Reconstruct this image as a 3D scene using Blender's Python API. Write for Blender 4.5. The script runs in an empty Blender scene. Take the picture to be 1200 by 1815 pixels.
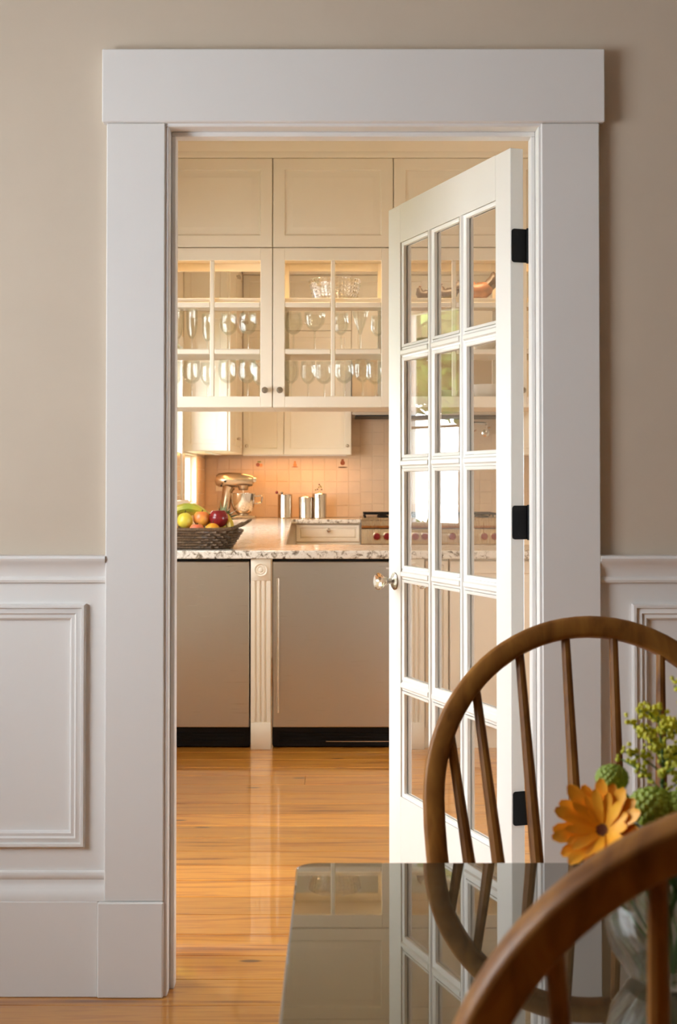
import bpy, bmesh, math, random
from mathutils import Vector, Matrix
random.seed(7)
R = math.radians
PI = math.pi
sc = bpy.context.scene
C = sc.collection

# ------------------------------------------------------------------ camera
PITCH, ROLL, HZ, F = 1.2, 0.0, 860.0, 2521.0
cd = bpy.data.cameras.new('camera'); cam = bpy.data.objects.new('camera', cd); C.objects.link(cam)
cam.location = (0, 0, 1.215)
cam.rotation_euler = (Matrix.Rotation(R(90 + PITCH), 4, 'X') @ Matrix.Rotation(R(ROLL), 4, 'Z')).to_euler()
cd.sensor_fit = 'AUTO'; cd.sensor_width = 36; cd.lens = F / 1815 * 36
cd.shift_y = (HZ - F * math.tan(R(PITCH)) - 907.5) / 1815
cd.clip_start = 0.05; cd.clip_end = 200
cd.dof.use_dof = True; cd.dof.focus_distance = 3.9; cd.dof.aperture_fstop = 11
sc.camera = cam

# ------------------------------------------------------------------ light, exposure
sc.view_settings.view_transform = 'Standard'; sc.view_settings.look = 'None'
sc.view_settings.gamma = 1; sc.view_settings.use_curve_mapping = False
sc.view_settings.exposure = -0.1
sc.cycles.use_denoising = True
sc.cycles.max_bounces = 14; sc.cycles.diffuse_bounces = 6; sc.cycles.glossy_bounces = 6
sc.cycles.transmission_bounces = 12; sc.cycles.transparent_max_bounces = 40
sc.cycles.sample_clamp_indirect = 6
sc.cycles.blur_glossy = 0.5
w = bpy.data.worlds.new('sky'); sc.world = w; w.use_nodes = True
bg = w.node_tree.nodes['Background']
bg.inputs[0].default_value = (0.90, 0.95, 1.0, 1); bg.inputs[1].default_value = 21.0

def portal(name, loc, rot, sx, sy):
    l = bpy.data.lights.new(name, 'AREA'); l.shape = 'RECTANGLE'; l.size = sx; l.size_y = sy
    l.cycles.is_portal = True
    o = bpy.data.objects.new(name, l); C.objects.link(o); o.location = loc; o.rotation_euler = rot
    return o
# windows: (x_wall, y0, y1, z0, z1); rooms lie to +X of each
WIN_DINING = (-2.0, 1.1, 2.5, 1.0, 2.18)
WIN_ADDED_LEFT = (-1.25, 4.10, 4.80, 0.25, 1.98)  # added opening, out of view, to throw daylight on the open glass door
WIN_AISLE = (-1.25, 5.62, 6.46, 1.00, 2.05)
WIN_SINK = (-1.25, 8.6, 11.2, 1.10, 2.30)
WIN_SPLASH = (-1.25, 11.58, 12.5, 1.06, 1.475)
WIN_ADDED_RIGHT = (2.0, 4.35, 5.5, 0.5, 1.5)  # added window, out of view, to brighten the pilaster and peninsula front
portal('window_portal', (2.12, 4.925, 1.0), (0, PI / 2, 0), 1.0, 1.15)
for i, (x, y0, y1, z0, z1) in enumerate((WIN_DINING, WIN_ADDED_LEFT, WIN_AISLE, WIN_SINK, WIN_SPLASH)):
    portal('window_portal', (x - 0.12, (y0 + y1) / 2, (z0 + z1) / 2), (0, -PI / 2, 0), z1 - z0, y1 - y0)

def lamp(name, loc, power, col, sx, sy=None, rot=(0, 0, 0), spread=180):
    l = bpy.data.lights.new(name, 'AREA'); l.energy = power; l.color = col
    if sy is None: l.shape = 'DISK'; l.size = sx
    else: l.shape = 'RECTANGLE'; l.size = sx; l.size_y = sy
    l.spread = R(spread)
    o = bpy.data.objects.new(name, l); C.objects.link(o); o.location = loc; o.rotation_euler = rot
    return o
WARM = (1.0, 0.66, 0.34)
WARMER = (1.0, 0.47, 0.16)

# ------------------------------------------------------------------ mesh helpers
ORG = {}
class MB:
    def __init__(self): self.bm = bmesh.new()
    def add(self, verts, faces, M=None):
        vs = [self.bm.verts.new((M @ Vector(v)) if M else v) for v in verts]
        for f in faces:
            try: self.bm.faces.new([vs[i] for i in f])
            except ValueError: pass
        return self
    def box(self, x0, x1, y0, y1, z0, z1, b=0.0, M=None, seg=1):
        T = Matrix.Translation(((x0 + x1) / 2, (y0 + y1) / 2, (z0 + z1) / 2)) @ Matrix.Diagonal((abs(x1 - x0), abs(y1 - y0), abs(z1 - z0), 1))
        t = bmesh.new(); bmesh.ops.create_cube(t, size=1, matrix=T)
        if b: bmesh.ops.bevel(t, geom=t.edges[:], offset=b, segments=seg, affect='EDGES', profile=0.5)
        t.verts.index_update()
        self.add([v.co.copy() for v in t.verts], [[v.index for v in f.verts] for f in t.faces], M); t.free()
        return self
    def lathe(self, prof, n=24, M=None, cap=True):
        vs, fs, rings = [], [], []
        for r, z in prof:
            if r < 1e-6: rings.append([len(vs)]); vs.append((0, 0, z))
            else:
                rings.append(list(range(len(vs), len(vs) + n)))
                vs += [(r * math.cos(2 * PI * k / n), r * math.sin(2 * PI * k / n), z) for k in range(n)]
        for a, b in zip(rings, rings[1:]):
            for k in range(n):
                q = []
                for i in (a[k % len(a)], a[(k + 1) % len(a)], b[(k + 1) % len(b)], b[k % len(b)]):
                    if i not in q: q.append(i)
                if len(q) > 2: fs.append(q)
        if cap:
            if len(rings[0]) > 1: fs.append(rings[0][::-1])
            if len(rings[-1]) > 1: fs.append(rings[-1])
        return self.add(vs, fs, M)
    def tube(self, pts, rad, n=10, M=None, closed=False, sec=None, up=None, cap=True):
        pts = [Vector(p) for p in pts]; m = len(pts)
        if not hasattr(rad, '__len__'): rad = [rad] * m
        vs, fs = [], []
        ref = Vector(up) if up else None
        prev = None
        for i, p in enumerate(pts):
            if closed: t = pts[(i + 1) % m] - pts[i - 1]
            else: t = pts[min(i + 1, m - 1)] - pts[max(i - 1, 0)]
            t.normalize()
            if ref is not None: a = ref - t * ref.dot(t)
            elif prev is not None: a = prev - t * prev.dot(t)
            else:
                a = Vector((0, 0, 1)) if abs(t.z) < 0.9 else Vector((1, 0, 0)); a = a - t * a.dot(t)
            a.normalize(); prev = a; b = t.cross(a)
            for k in range(n):
                if sec: u, v = sec[k]
                else: u, v = math.cos(2 * PI * k / n), math.sin(2 * PI * k / n)
                vs.append(p + a * u * rad[i] + b * v * rad[i])
        for i in range(m if closed else m - 1):
            for k in range(n):
                j = (i + 1) % m
                fs.append((i * n + k, i * n + (k + 1) % n, j * n + (k + 1) % n, j * n + k))
        if not closed and cap:
            fs.append(tuple(range(n))[::-1]); fs.append(tuple(range((m - 1) * n, m * n)))
        return self.add(vs, fs, M)
    def prism(self, poly, z0, z1, M=None):
        n = len(poly)
        vs = [(x, y, z0) for x, y in poly] + [(x, y, z1) for x, y in poly]
        fs = [tuple(range(n))[::-1], tuple(range(n, 2 * n))] + [(i, (i + 1) % n, n + (i + 1) % n, n + i) for i in range(n)]
        return self.add(vs, fs, M)
    def rects(self, x0, x1, z0, z1, prof, fill=True, y=0.0, back=None, M=None):
        """mitred moulding: prof = [(inset, proud towards -Y)] loops of a rectangle in XZ"""
        vs, fs = [], []
        loops = [(d, y - h) for d, h in prof]
        if back is not None: loops = [(prof[0][0], back)] + loops
        for d, yy in loops:
            vs += [(x0 + d, yy, z0 + d), (x1 - d, yy, z0 + d), (x1 - d, yy, z1 - d), (x0 + d, yy, z1 - d)]
        for i in range(len(loops) - 1):
            for k in range(4):
                fs.append((i * 4 + k, i * 4 + (k + 1) % 4, i * 4 + 4 + (k + 1) % 4, i * 4 + 4 + k))
        if fill:
            e = (len(loops) - 1) * 4; fs.append((e, e + 1, e + 2, e + 3))
            if back is not None: fs.append((3, 2, 1, 0))
        return self.add(vs, fs, M)
    def extr_x(self, prof, x0, x1, M=None):
        """profile [(y, z)] closed polygon extruded along X"""
        n = len(prof)
        vs = [(x0, y, z) for y, z in prof] + [(x1, y, z) for y, z in prof]
        fs = [tuple(range(n)), tuple(range(n, 2 * n))[::-1]] + [(i, n + i, n + (i + 1) % n, (i + 1) % n) for i in range(n)]
        return self.add(vs, fs, M)
    def sphere(self, c, r, n=12, m=8, M=None, sz=1.0):
        prof = [(r * math.sin(PI * i / m) if 0 < i < m else 0, -r * sz * math.cos(PI * i / m)) for i in range(m + 1)]
        T = Matrix.Translation(c)
        return self.lathe(prof, n, (M @ T) if M else T)
    def build(self, name, mat, parent=None, smooth=35, origin=None):
        bm = self.bm
        bmesh.ops.recalc_face_normals(bm, faces=bm.faces[:])
        if parent is not None: o0 = ORG.get(parent.name, Vector())
        elif origin is not None: o0 = Vector(origin)
        else:
            xs = [v.co for v in bm.verts]
            o0 = Vector(((min(v.x for v in xs) + max(v.x for v in xs)) / 2, (min(v.y for v in xs) + max(v.y for v in xs)) / 2, min(v.z for v in xs)))
        bmesh.ops.translate(bm, verts=bm.verts[:], vec=-o0)
        me = bpy.data.meshes.new(name); bm.to_mesh(me); bm.free()
        if smooth:
            me.polygons.foreach_set('use_smooth', [True] * len(me.polygons))
            me.set_sharp_from_angle(angle=R(smooth))
        me.materials.append(mat)
        o = bpy.data.objects.new(name, me); C.objects.link(o)
        ORG[o.name] = o0
        if parent is not None: o.parent = parent
        else: o.location = o0
        return o

def empty(name, loc, label=None, cat=None, group=None, kind=None):
    o = bpy.data.objects.new(name, None); C.objects.link(o); o.location = loc; o.empty_display_size = 0.05
    ORG[o.name] = Vector(loc)
    tag(o, label, cat, group, kind); return o
def tag(o, label=None, cat=None, group=None, kind=None):
    if label: o['label'] = label
    if cat: o['category'] = cat
    if group: o['group'] = group
    if kind: o['kind'] = kind
    return o
def struct(o, label, cat): return tag(o, label, cat, None, 'structure')
def dup(root, label=None, loc=None, rotz=None):
    r = root.copy(); C.objects.link(r); ORG[r.name] = Vector(loc if loc else root.location)
    if loc: r.location = loc
    if rotz is not None: r.rotation_euler = (0, 0, rotz)
    if label: r['label'] = label
    for ch in list(root.children):
        c = ch.copy(); C.objects.link(c); c.parent = r
        for g in list(ch.children):
            d = g.copy(); C.objects.link(d); d.parent = c
    return r

# ------------------------------------------------------------------ materials
def nodes(name):
    m = bpy.data.materials.new(name); m.use_nodes = True
    nt = m.node_tree; return m, nt, nt.nodes['Principled BSDF'], nt.nodes['Material Output']
def N(nt, t, **kw):
    n = nt.nodes.new(t)
    for k, v in kw.items():
        if hasattr(n, k): setattr(n, k, v)
        else: n.inputs[k].default_value = v
    return n
def coords(nt, scale=(1, 1, 1), out='Object'):
    tc = N(nt, 'ShaderNodeTexCoord'); mp = N(nt, 'ShaderNodeMapping'); mp.inputs['Scale'].default_value = scale
    nt.links.new(tc.outputs[out], mp.inputs[0]); return mp.outputs[0]
def ramp(nt, src, stops):
    r = N(nt, 'ShaderNodeValToRGB'); e = r.color_ramp.elements
    while len(e) < len(stops): e.new(0.5)
    for k, (p, c) in enumerate(stops): e[k].position = p; e[k].color = (*c, 1) if len(c) == 3 else c
    nt.links.new(src, r.inputs[0]); return r.outputs[0]
def simple(name, col, rough=0.5, metal=0.0, var=0.06, scale=6.0, bump=0.0, coat=0.0, spec=0.5, **kw):
    m, nt, p, out = nodes(name)
    co = coords(nt)
    nz = N(nt, 'ShaderNodeTexNoise'); nz.inputs['Scale'].default_value = scale; nz.inputs['Detail'].default_value = 4
    nt.links.new(co, nz.inputs['Vector'])
    a = tuple(max(0, c * (1 - var)) for c in col); b = tuple(min(1, c * (1 + var)) for c in col)
    nt.links.new(ramp(nt, nz.outputs[0], [(0.3, a), (0.7, b)]), p.inputs['Base Color'])
    p.inputs['Roughness'].default_value = rough; p.inputs['Metallic'].default_value = metal
    p.inputs['Specular IOR Level'].default_value = spec
    p.inputs['Coat Weight'].default_value = coat; p.inputs['Coat Roughness'].default_value = 0.1
    for k, v in kw.items(): p.inputs[k].default_value = v
    if bump:
        n2 = N(nt, 'ShaderNodeTexNoise'); n2.inputs['Scale'].default_value = scale * 30
        nt.links.new(co, n2.inputs['Vector'])
        bp = N(nt, 'ShaderNodeBump'); bp.inputs['Strength'].default_value = bump; bp.inputs['Distance'].default_value = 0.002
        nt.links.new(n2.outputs[0], bp.inputs['Height']); nt.links.new(bp.outputs[0], p.inputs['Normal'])
    return m
def thin_glass(name, tint=(1, 1, 1), rough=0.0):
    m, nt, p, out = nodes(name); nt.nodes.remove(p)
    g = N(nt, 'ShaderNodeNewGeometry'); mix = N(nt, 'ShaderNodeMix'); mix.data_type = 'FLOAT'
    nt.links.new(g.outputs['Backfacing'], mix.inputs[0]); mix.inputs[2].default_value = 1.5; mix.inputs[3].default_value = 1 / 1.5
    f = N(nt, 'ShaderNodeFresnel'); nt.links.new(mix.outputs[0], f.inputs['IOR'])
    t = N(nt, 'ShaderNodeBsdfTransparent'); t.inputs[0].default_value = (*tint, 1)
    s = N(nt, 'ShaderNodeBsdfGlossy'); s.inputs['Roughness'].default_value = rough
    ms = N(nt, 'ShaderNodeMixShader'); nt.links.new(f.outputs[0], ms.inputs[0]); nt.links.new(t.outputs[0], ms.inputs[1]); nt.links.new(s.outputs[0], ms.inputs[2])
    nt.links.new(ms.outputs[0], out.inputs[0]); return m
def clear_glass(name, tint=(1, 1, 1), rough=0.0, share=0.09):
    """drinking glass: refraction blended with straight-through light so that it does not block the shelf lights"""
    m, nt, p, out = nodes(name); nt.nodes.remove(p)
    g = N(nt, 'ShaderNodeBsdfGlass'); g.inputs['Color'].default_value = (*tint, 1); g.inputs['IOR'].default_value = 1.5; g.inputs['Roughness'].default_value = rough
    t = N(nt, 'ShaderNodeBsdfTransparent'); t.inputs[0].default_value = (*tint, 1)
    ms = N(nt, 'ShaderNodeMixShader'); ms.inputs[0].default_value = share
    nt.links.new(t.outputs[0], ms.inputs[1]); nt.links.new(g.outputs[0], ms.inputs[2]); nt.links.new(ms.outputs[0], out.inputs[0]); return m
def wood(name, stops, scale=(1.2, 14, 14), rough=0.35, coat=0.3, knots=False, vary=True, ngrain=3.0, coatr=0.08):
    m, nt, p, out = nodes(name)
    tc = N(nt, 'ShaderNodeTexCoord'); oi = N(nt, 'ShaderNodeObjectInfo')
    add = N(nt, 'ShaderNodeVectorMath'); add.operation = 'ADD'
    sc_ = N(nt, 'ShaderNodeVectorMath'); sc_.operation = 'SCALE'; sc_.inputs[3].default_value = 37.0
    cmb = N(nt, 'ShaderNodeCombineXYZ')
    for k in range(3): nt.links.new(oi.outputs['Random'], cmb.inputs[k])
    nt.links.new(cmb.outputs[0], sc_.inputs[0]); nt.links.new(tc.outputs['Object'], add.inputs[0]); nt.links.new(sc_.outputs[0], add.inputs[1])
    mp = N(nt, 'ShaderNodeMapping'); mp.inputs['Scale'].default_value = scale; nt.links.new(add.outputs[0], mp.inputs[0])
    n1 = N(nt, 'ShaderNodeTexNoise'); n1.inputs['Scale'].default_value = ngrain; n1.inputs['Detail'].default_value = 6; n1.inputs['Distortion'].default_value = 0.8
    nt.links.new(mp.outputs[0], n1.inputs['Vector'])
    gsrc = n1.outputs[0]
    if knots:
        mp3 = N(nt, 'ShaderNodeMapping'); mp3.inputs['Scale'].default_value = (0.55, 9, 9); nt.links.new(add.outputs[0], mp3.inputs[0])
        n3 = N(nt, 'ShaderNodeTexNoise'); n3.inputs['Scale'].default_value = 1.6; n3.inputs['Detail'].default_value = 3; n3.inputs['Distortion'].default_value = 1.6; nt.links.new(mp3.outputs[0], n3.inputs['Vector'])
        mm = N(nt, 'ShaderNodeMix'); mm.data_type = 'FLOAT'; mm.inputs[0].default_value = 0.6; nt.links.new(gsrc, mm.inputs[2]); nt.links.new(n3.outputs[0], mm.inputs[3]); gsrc = mm.outputs[0]
    col = ramp(nt, gsrc, stops)
    if vary:
        hsv = N(nt, 'ShaderNodeHueSaturation'); mr = N(nt, 'ShaderNodeMapRange')
        mr.inputs['To Min'].default_value = 0.74; mr.inputs['To Max'].default_value = 1.14
        nt.links.new(oi.outputs['Random'], mr.inputs[0]); nt.links.new(mr.outputs[0], hsv.inputs['Value']); nt.links.new(col, hsv.inputs['Color']); col = hsv.outputs[0]
    if knots:
        mp2 = N(nt, 'ShaderNodeMapping'); mp2.inputs['Scale'].default_value = (1.0, 2.6, 1); nt.links.new(add.outputs[0], mp2.inputs[0])
        v = N(nt, 'ShaderNodeTexVoronoi'); v.voronoi_dimensions = '2D'; v.inputs['Scale'].default_value = 1.0; nt.links.new(mp2.outputs[0], v.inputs['Vector'])
        kf = ramp(nt, v.outputs['Distance'], [(0.0, (1, 1, 1)), (0.020, (0.9, 0.9, 0.9)), (0.034, (0, 0, 0)), (1, (0, 0, 0))])
        mx = N(nt, 'ShaderNodeMix'); mx.data_type = 'RGBA'; nt.links.new(kf, mx.inputs[0]); nt.links.new(col, mx.inputs[6]); mx.inputs[7].default_value = (0.13, 0.045, 0.012, 1); col = mx.outputs[2]
    nt.links.new(col, p.inputs['Base Color'])
    p.inputs['Roughness'].default_value = rough; p.inputs['Coat Weight'].default_value = coat; p.inputs['Coat Roughness'].default_value = coatr
    return m
def granite(name):
    m, nt, p, out = nodes(name); co = coords(nt)
    n1 = N(nt, 'ShaderNodeTexNoise'); n1.inputs['Scale'].default_value = 34; n1.inputs['Detail'].default_value = 8; n1.inputs['Roughness'].default_value = 0.7; n1.inputs['Distortion'].default_value = 0.6
    nt.links.new(co, n1.inputs['Vector'])
    col = ramp(nt, n1.outputs[0], [(0.33, (0.04, 0.036, 0.032)), (0.42, (0.30, 0.25, 0.19)), (0.49, (0.72, 0.68, 0.60)), (0.62, (0.80, 0.77, 0.70)), (0.72, (0.52, 0.43, 0.31))])
    n2 = N(nt, 'ShaderNodeTexVoronoi'); n2.inputs['Scale'].default_value = 130; nt.links.new(co, n2.inputs['Vector'])
    k = ramp(nt, n2.outputs['Distance'], [(0.0, (0.35, 0.33, 0.3)), (0.18, (1, 1, 1))])
    mx = N(nt, 'ShaderNodeMix'); mx.data_type = 'RGBA'; mx.blend_type = 'MULTIPLY'; mx.inputs[0].default_value = 0.8
    nt.links.new(col, mx.inputs[6]); nt.links.new(k, mx.inputs[7]); nt.links.new(mx.outputs[2], p.inputs['Base Color'])
    p.inputs['Roughness'].default_value = 0.12; return m
def steel(name, col=(0.49, 0.465, 0.425), rough=0.30, axis=(2, 2, 260)):
    m, nt, p, out = nodes(name); co = coords(nt, axis)
    n1 = N(nt, 'ShaderNodeTexNoise'); n1.inputs['Scale'].default_value = 3; nt.links.new(co, n1.inputs['Vector'])
    mr = N(nt, 'ShaderNodeMapRange'); mr.inputs['To Min'].default_value = rough - 0.06; mr.inputs['To Max'].default_value = rough + 0.06
    nt.links.new(n1.outputs[0], mr.inputs[0]); nt.links.new(mr.outputs[0], p.inputs['Roughness'])
    p.inputs['Base Color'].default_value = (*col, 1); p.inputs['Metallic'].default_value = 1; p.inputs['Anisotropic'].default_value = 0.6
    return m
M_ = {}
M_['wall'] = simple('beige_wall_paint', (0.62, 0.53, 0.42), 0.7, var=0.02, bump=0.08)
M_['white'] = simple('white_trim_paint', (0.80, 0.79, 0.77), 0.38, var=0.012, scale=3)
M_['door'] = simple('white_door_paint', (0.79, 0.78, 0.74), 0.32, var=0.01)
M_['cream'] = simple('cream_cabinet_paint', (0.80, 0.735, 0.61), 0.38, var=0.02, scale=3)
M_['kwall'] = simple('kitchen_wall_paint', (0.74, 0.66, 0.53), 0.7, var=0.02)
M_['ceil'] = simple('ceiling_paint', (0.80, 0.78, 0.74), 0.8, var=0.01)
M_['floor'] = wood('pine_floorboard', [(0.32, (0.27, 0.078, 0.008)), (0.43, (0.52, 0.19, 0.022)), (0.51, (0.67, 0.295, 0.042)), (0.58, (0.60, 0.24, 0.03)), (0.68, (0.38, 0.12, 0.014))], (1.0, 13, 13), 0.28, 0.75, True, coatr=0.045)
M_['sub'] = simple('dark_subfloor', (0.10, 0.05, 0.02), 0.9)
M_['chair'] = wood('oiled_chair_wood', [(0.3, (0.16, 0.056, 0.009)), (0.5, (0.27, 0.108, 0.019)), (0.7, (0.37, 0.16, 0.030))], (10, 10, 3), 0.45, 0.0, vary=False)
M_['chair'].node_tree.nodes['Principled BSDF'].inputs['Specular IOR Level'].default_value = 0.3
M_['pane'] = thin_glass('window_glass')
M_['black'] = simple('black_iron', (0.004, 0.004, 0.004), 0.45, spec=0.2)
M_['kick'] = simple('black_plastic', (0.006, 0.005, 0.005), 0.45, spec=0.15)
M_['granite'] = granite('speckled_granite')
M_['steel'] = steel('brushed_steel')
M_['chrome'] = simple('polished_steel', (0.78, 0.74, 0.68), 0.08, 1.0, var=0.01)
M_['nickel'] = simple('satin_nickel', (0.62, 0.55, 0.46), 0.25, 1.0, var=0.02)
M_['pewter'] = simple('aged_pewter', (0.42, 0.38, 0.32), 0.3, 1.0, var=0.05)
M_['tile'] = simple('buff_ceramic_tile', (0.64, 0.48, 0.33), 0.22, var=0.05, scale=9)
M_['grout'] = simple('pale_grout', (0.64, 0.50, 0.36), 0.9)
M_['goblet'] = clear_glass('clear_drinking_glass', (0.962, 0.975, 0.966))
M_['crystal'] = clear_glass('cut_crystal', (0.98, 0.98, 0.97), 0.03, 0.65)

# ------------------------------------------------------------------ room shell
KX0, KX1, KY0, KY1, CZ = -1.25, 2.0, 3.545, 13.25, 3.3
DX0, DX1, DY0, WY = -2.0, 4.8, -4.0, 3.425
fl = struct(MB().box(DX0, DX1, DY0, KY1, -0.08, -0.014).build('floor', M_['sub'], origin=(0, 5, 0)), 'orange pine plank floor running through both rooms', 'floor')
y, row = DY0, 0
meshes = {}
while y < KY1 - 0.01:
    y1 = min(y + 0.175, KY1)
    x0, x1 = (DX0, DX1) if y < KY0 - 0.05 else (KX0, KX1)
    cut = random.uniform(-0.2, 1.4) if row % 3 else random.uniform(0.9, 1.6)
    for a, b in ((x0, cut), (cut, x1)):
        MB().box(a + 0.0006, b - 0.0006, y + 0.0010, y1 - 0.0010, -0.0135, 0, 0.0016).build('plank', M_['floor'], fl)
    y, row = y1, row + 1
struct(MB().box(DX0 - 0.12, DX1 + 0.12, DY0 - 0.12, KY1 + 0.12, CZ, CZ + 0.1).build('ceiling', M_['ceil']), 'plain pale ceiling over both rooms', 'ceiling')
# partition with the doorway
OX0, OX1, OZ = -0.430, 0.502, 2.10
wp = MB().box(DX0, OX0, WY, KY0, 0, CZ).box(OX1, DX1, WY, KY0, 0, CZ).box(OX0, OX1, WY, KY0, OZ, CZ)
wall_d = struct(wp.build('wall_doorway', M_['wall'], origin=(0, WY, 0)), 'beige painted wall around the kitchen doorway', 'wall')

def wall_x(name, x, ya, yb, wins, mat, label, out=0.12):
    mb = MB(); ys = ya
    for (wx, y0, y1, z0, z1) in sorted(wins, key=lambda t: t[1]):
        mb.box(x - out, x, ys, y0, 0, CZ); mb.box(x - out, x, y0, y1, 0, z0); mb.box(x - out, x, y0, y1, z1, CZ); ys = y1
    mb.box(x - out, x, ys, yb, 0, CZ)
    return struct(mb.build(name, mat), label, 'wall')
wall_x('wall_dining_left', DX0, DY0, WY + 0.12, [WIN_DINING], M_['wall'], 'beige dining room side wall with the tall window')
struct(MB().box(DX1, DX1 + 0.12, DY0, WY, 0, CZ).build('wall_dining_right', M_['wall']), 'beige dining room wall across from the tall window', 'wall')
struct(MB().box(DX0 - 0.12, DX1 + 0.12, DY0 - 0.12, DY0, 0, CZ).build('wall_dining_rear', M_['wall']), 'beige dining room wall opposite the doorway', 'wall')
wl = wall_x('wall_left', KX0, KY0, KY1, [WIN_ADDED_LEFT, WIN_AISLE, WIN_SINK, WIN_SPLASH], M_['kwall'], 'cream kitchen wall with windows above the counter run')
_, a0, a1, b0, b1 = WIN_ADDED_RIGHT
struct(MB().box(KX1, KX1 + 0.12, KY0, a0, 0, CZ).box(KX1, KX1 + 0.12, a0, a1, 0, b0).box(KX1, KX1 + 0.12, a0, a1, b1, CZ).box(KX1, KX1 + 0.12, a1, KY1, 0, CZ).build('wall_right', M_['kwall']), 'cream kitchen wall at the far end of the peninsula', 'wall')
wb = struct(MB().box(KX0 - 0.12, KX1 + 0.12, KY1, KY1 + 0.12, 0, CZ).box(KX0, KX1, KY1 - 0.005, KY1, 0.916, 1.488).box(0.12, 1.51, KY1 - 0.005, KY1, 1.488, 1.826).build('wall_back', M_['grout']), 'kitchen end wall with buff tiled backsplash', 'wall')

# windows
def window(n, win, cols, rows, label, sash=0.045, flip=False):
    x, y0, y1, z0, z1 = win
    root = empty(f'window_{n}', (x, (y0 + y1) / 2, z0)); struct(root, label, 'window')
    if flip: root.rotation_euler = (0, 0, PI)
    f = MB()
    X0, X1 = x - 0.10, x - 0.05
    f.box(X0, X1, y0, y0 + sash, z0, z1, 0.004).box(X0, X1, y1 - sash, y1, z0, z1, 0.004).box(X0, X1, y0 + sash, y1 - sash, z0, z0 + sash, 0.004).box(X0, X1, y0 + sash, y1 - sash, z1 - sash, z1, 0.004)
    f.build('window_frame', M_['white'], root)
    cw, ch = (y1 - y0 - 2 * sash) / cols, (z1 - z0 - 2 * sash) / rows
    for i in range(1, cols): MB().box(X0 + 0.01, X1 - 0.01, y0 + sash + cw * i - 0.011, y0 + sash + cw * i + 0.011, z0 + sash, z1 - sash).build('muntin', M_['white'], root)
    for j in range(1, rows): MB().box(X0 + 0.01, X1 - 0.01, y0 + sash, y1 - sash, z0 + sash + ch * j - 0.011, z0 + sash + ch * j + 0.011).build('muntin', M_['white'], root)
    for i in range(cols):
        for j in range(rows):
            MB().box(X0 + 0.022, X0 + 0.026, y0 + sash + cw * i, y0 + sash + cw * (i + 1), z0 + sash + ch * j, z0 + sash + ch * (j + 1)).build('pane', M_['pane'], root)
    c = MB()
    c.box(x, x + 0.02, y0 - 0.08, y0, z0 - 0.0, z1 + 0.09, 0.003).box(x, x + 0.02, y1, y1 + 0.08, z0, z1 + 0.09, 0.003).box(x, x + 0.02, y0, y1, z1, z1 + 0.09, 0.003)
    if n != 4:
        c.build('casing', M_['white'], root)
        MB().box(x - 0.05, x + 0.06, y0 - 0.1, y1 + 0.1, z0 - 0.035, z0, 0.004).build('window_sill', M_['white'], root)
    return root
window(1, WIN_DINING, 3, 3, 'tall white framed dining room window')
window(2, WIN_AISLE, 2, 2, 'white framed kitchen window mirrored in the glass door')
window(3, WIN_SINK, 3, 2, 'wide white kitchen window over the counter run')
window(5, WIN_ADDED_LEFT, 2, 4, 'unseen glazed opening added to throw daylight on the glass door')
window(6, WIN_ADDED_RIGHT, 2, 2, 'unseen white framed window added to brighten the peninsula front', flip=True)
window(4, WIN_SPLASH, 1, 1, 'small bright window set in the tiled backsplash', 0.02)

# doorway trim: casing, header, jamb, stops, plinth blocks
CY = 3.400
tr = empty('trim_1', (0.035, CY, 0)); struct(tr, 'wide white door casing with tall flat header board', 'door casing')
MB().box(-0.557, -0.416, CY, WY, 0.226, 2.085, 0.0025).build('side_casing', M_['white'], tr)
MB().box(0.487, 0.627, CY, WY, 0.226, 2.085, 0.0025).build('side_casing', M_['white'], tr)
MB().box(-0.567, 0.639, CY - 0.010, WY, 2.0855, 2.262, 0.0025).build('header_board', M_['white'], tr)
MB().box(-0.572, -0.416, CY - 0.008, WY, 0, 0.2255, 0.003).build('plinth_block', M_['white'], tr)
MB().box(0.487, 0.643, CY - 0.008, WY, 0, 0.2255, 0.003).build('plinth_block', M_['white'], tr)
MB().box(OX0, -0.408, CY + 0.006, KY0, 0, 2.078, 0.002).build('jamb', M_['white'], tr)
MB().box(0.480, OX1, CY + 0.006, KY0, 0, 2.078, 0.002).build('jamb', M_['white'], tr)
MB().box(OX0, OX1, CY + 0.006, KY0, 2.078, OZ, 0.002).build('head_jamb', M_['white'], tr)
MB().box(-0.408, -0.397, 3.455, 3.502, 0, 2.066, 0.002).build('door_stop', M_['white'], tr)
MB().box(0.469, 0.480, 3.455, 3.502, 0, 2.066, 0.002).build('door_stop', M_['white'], tr)
MB().box(-0.408, 0.480, 3.455, 3.502, 2.066, 2.078, 0.002).build('door_stop', M_['white'], tr)
for a, b in ((-0.572, -0.416), (0.487, 0.627)):
    MB().box(a + 0.03, b, KY0, KY0 + 0.02, 0, 2.085, 0.002).build('kitchen_casing', M_['cream'], tr)
MB().box(-0.56, 0.64, KY0, KY0 + 0.02, 2.0855, 2.2, 0.002).build('kitchen_casing', M_['cream'], tr)

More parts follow.
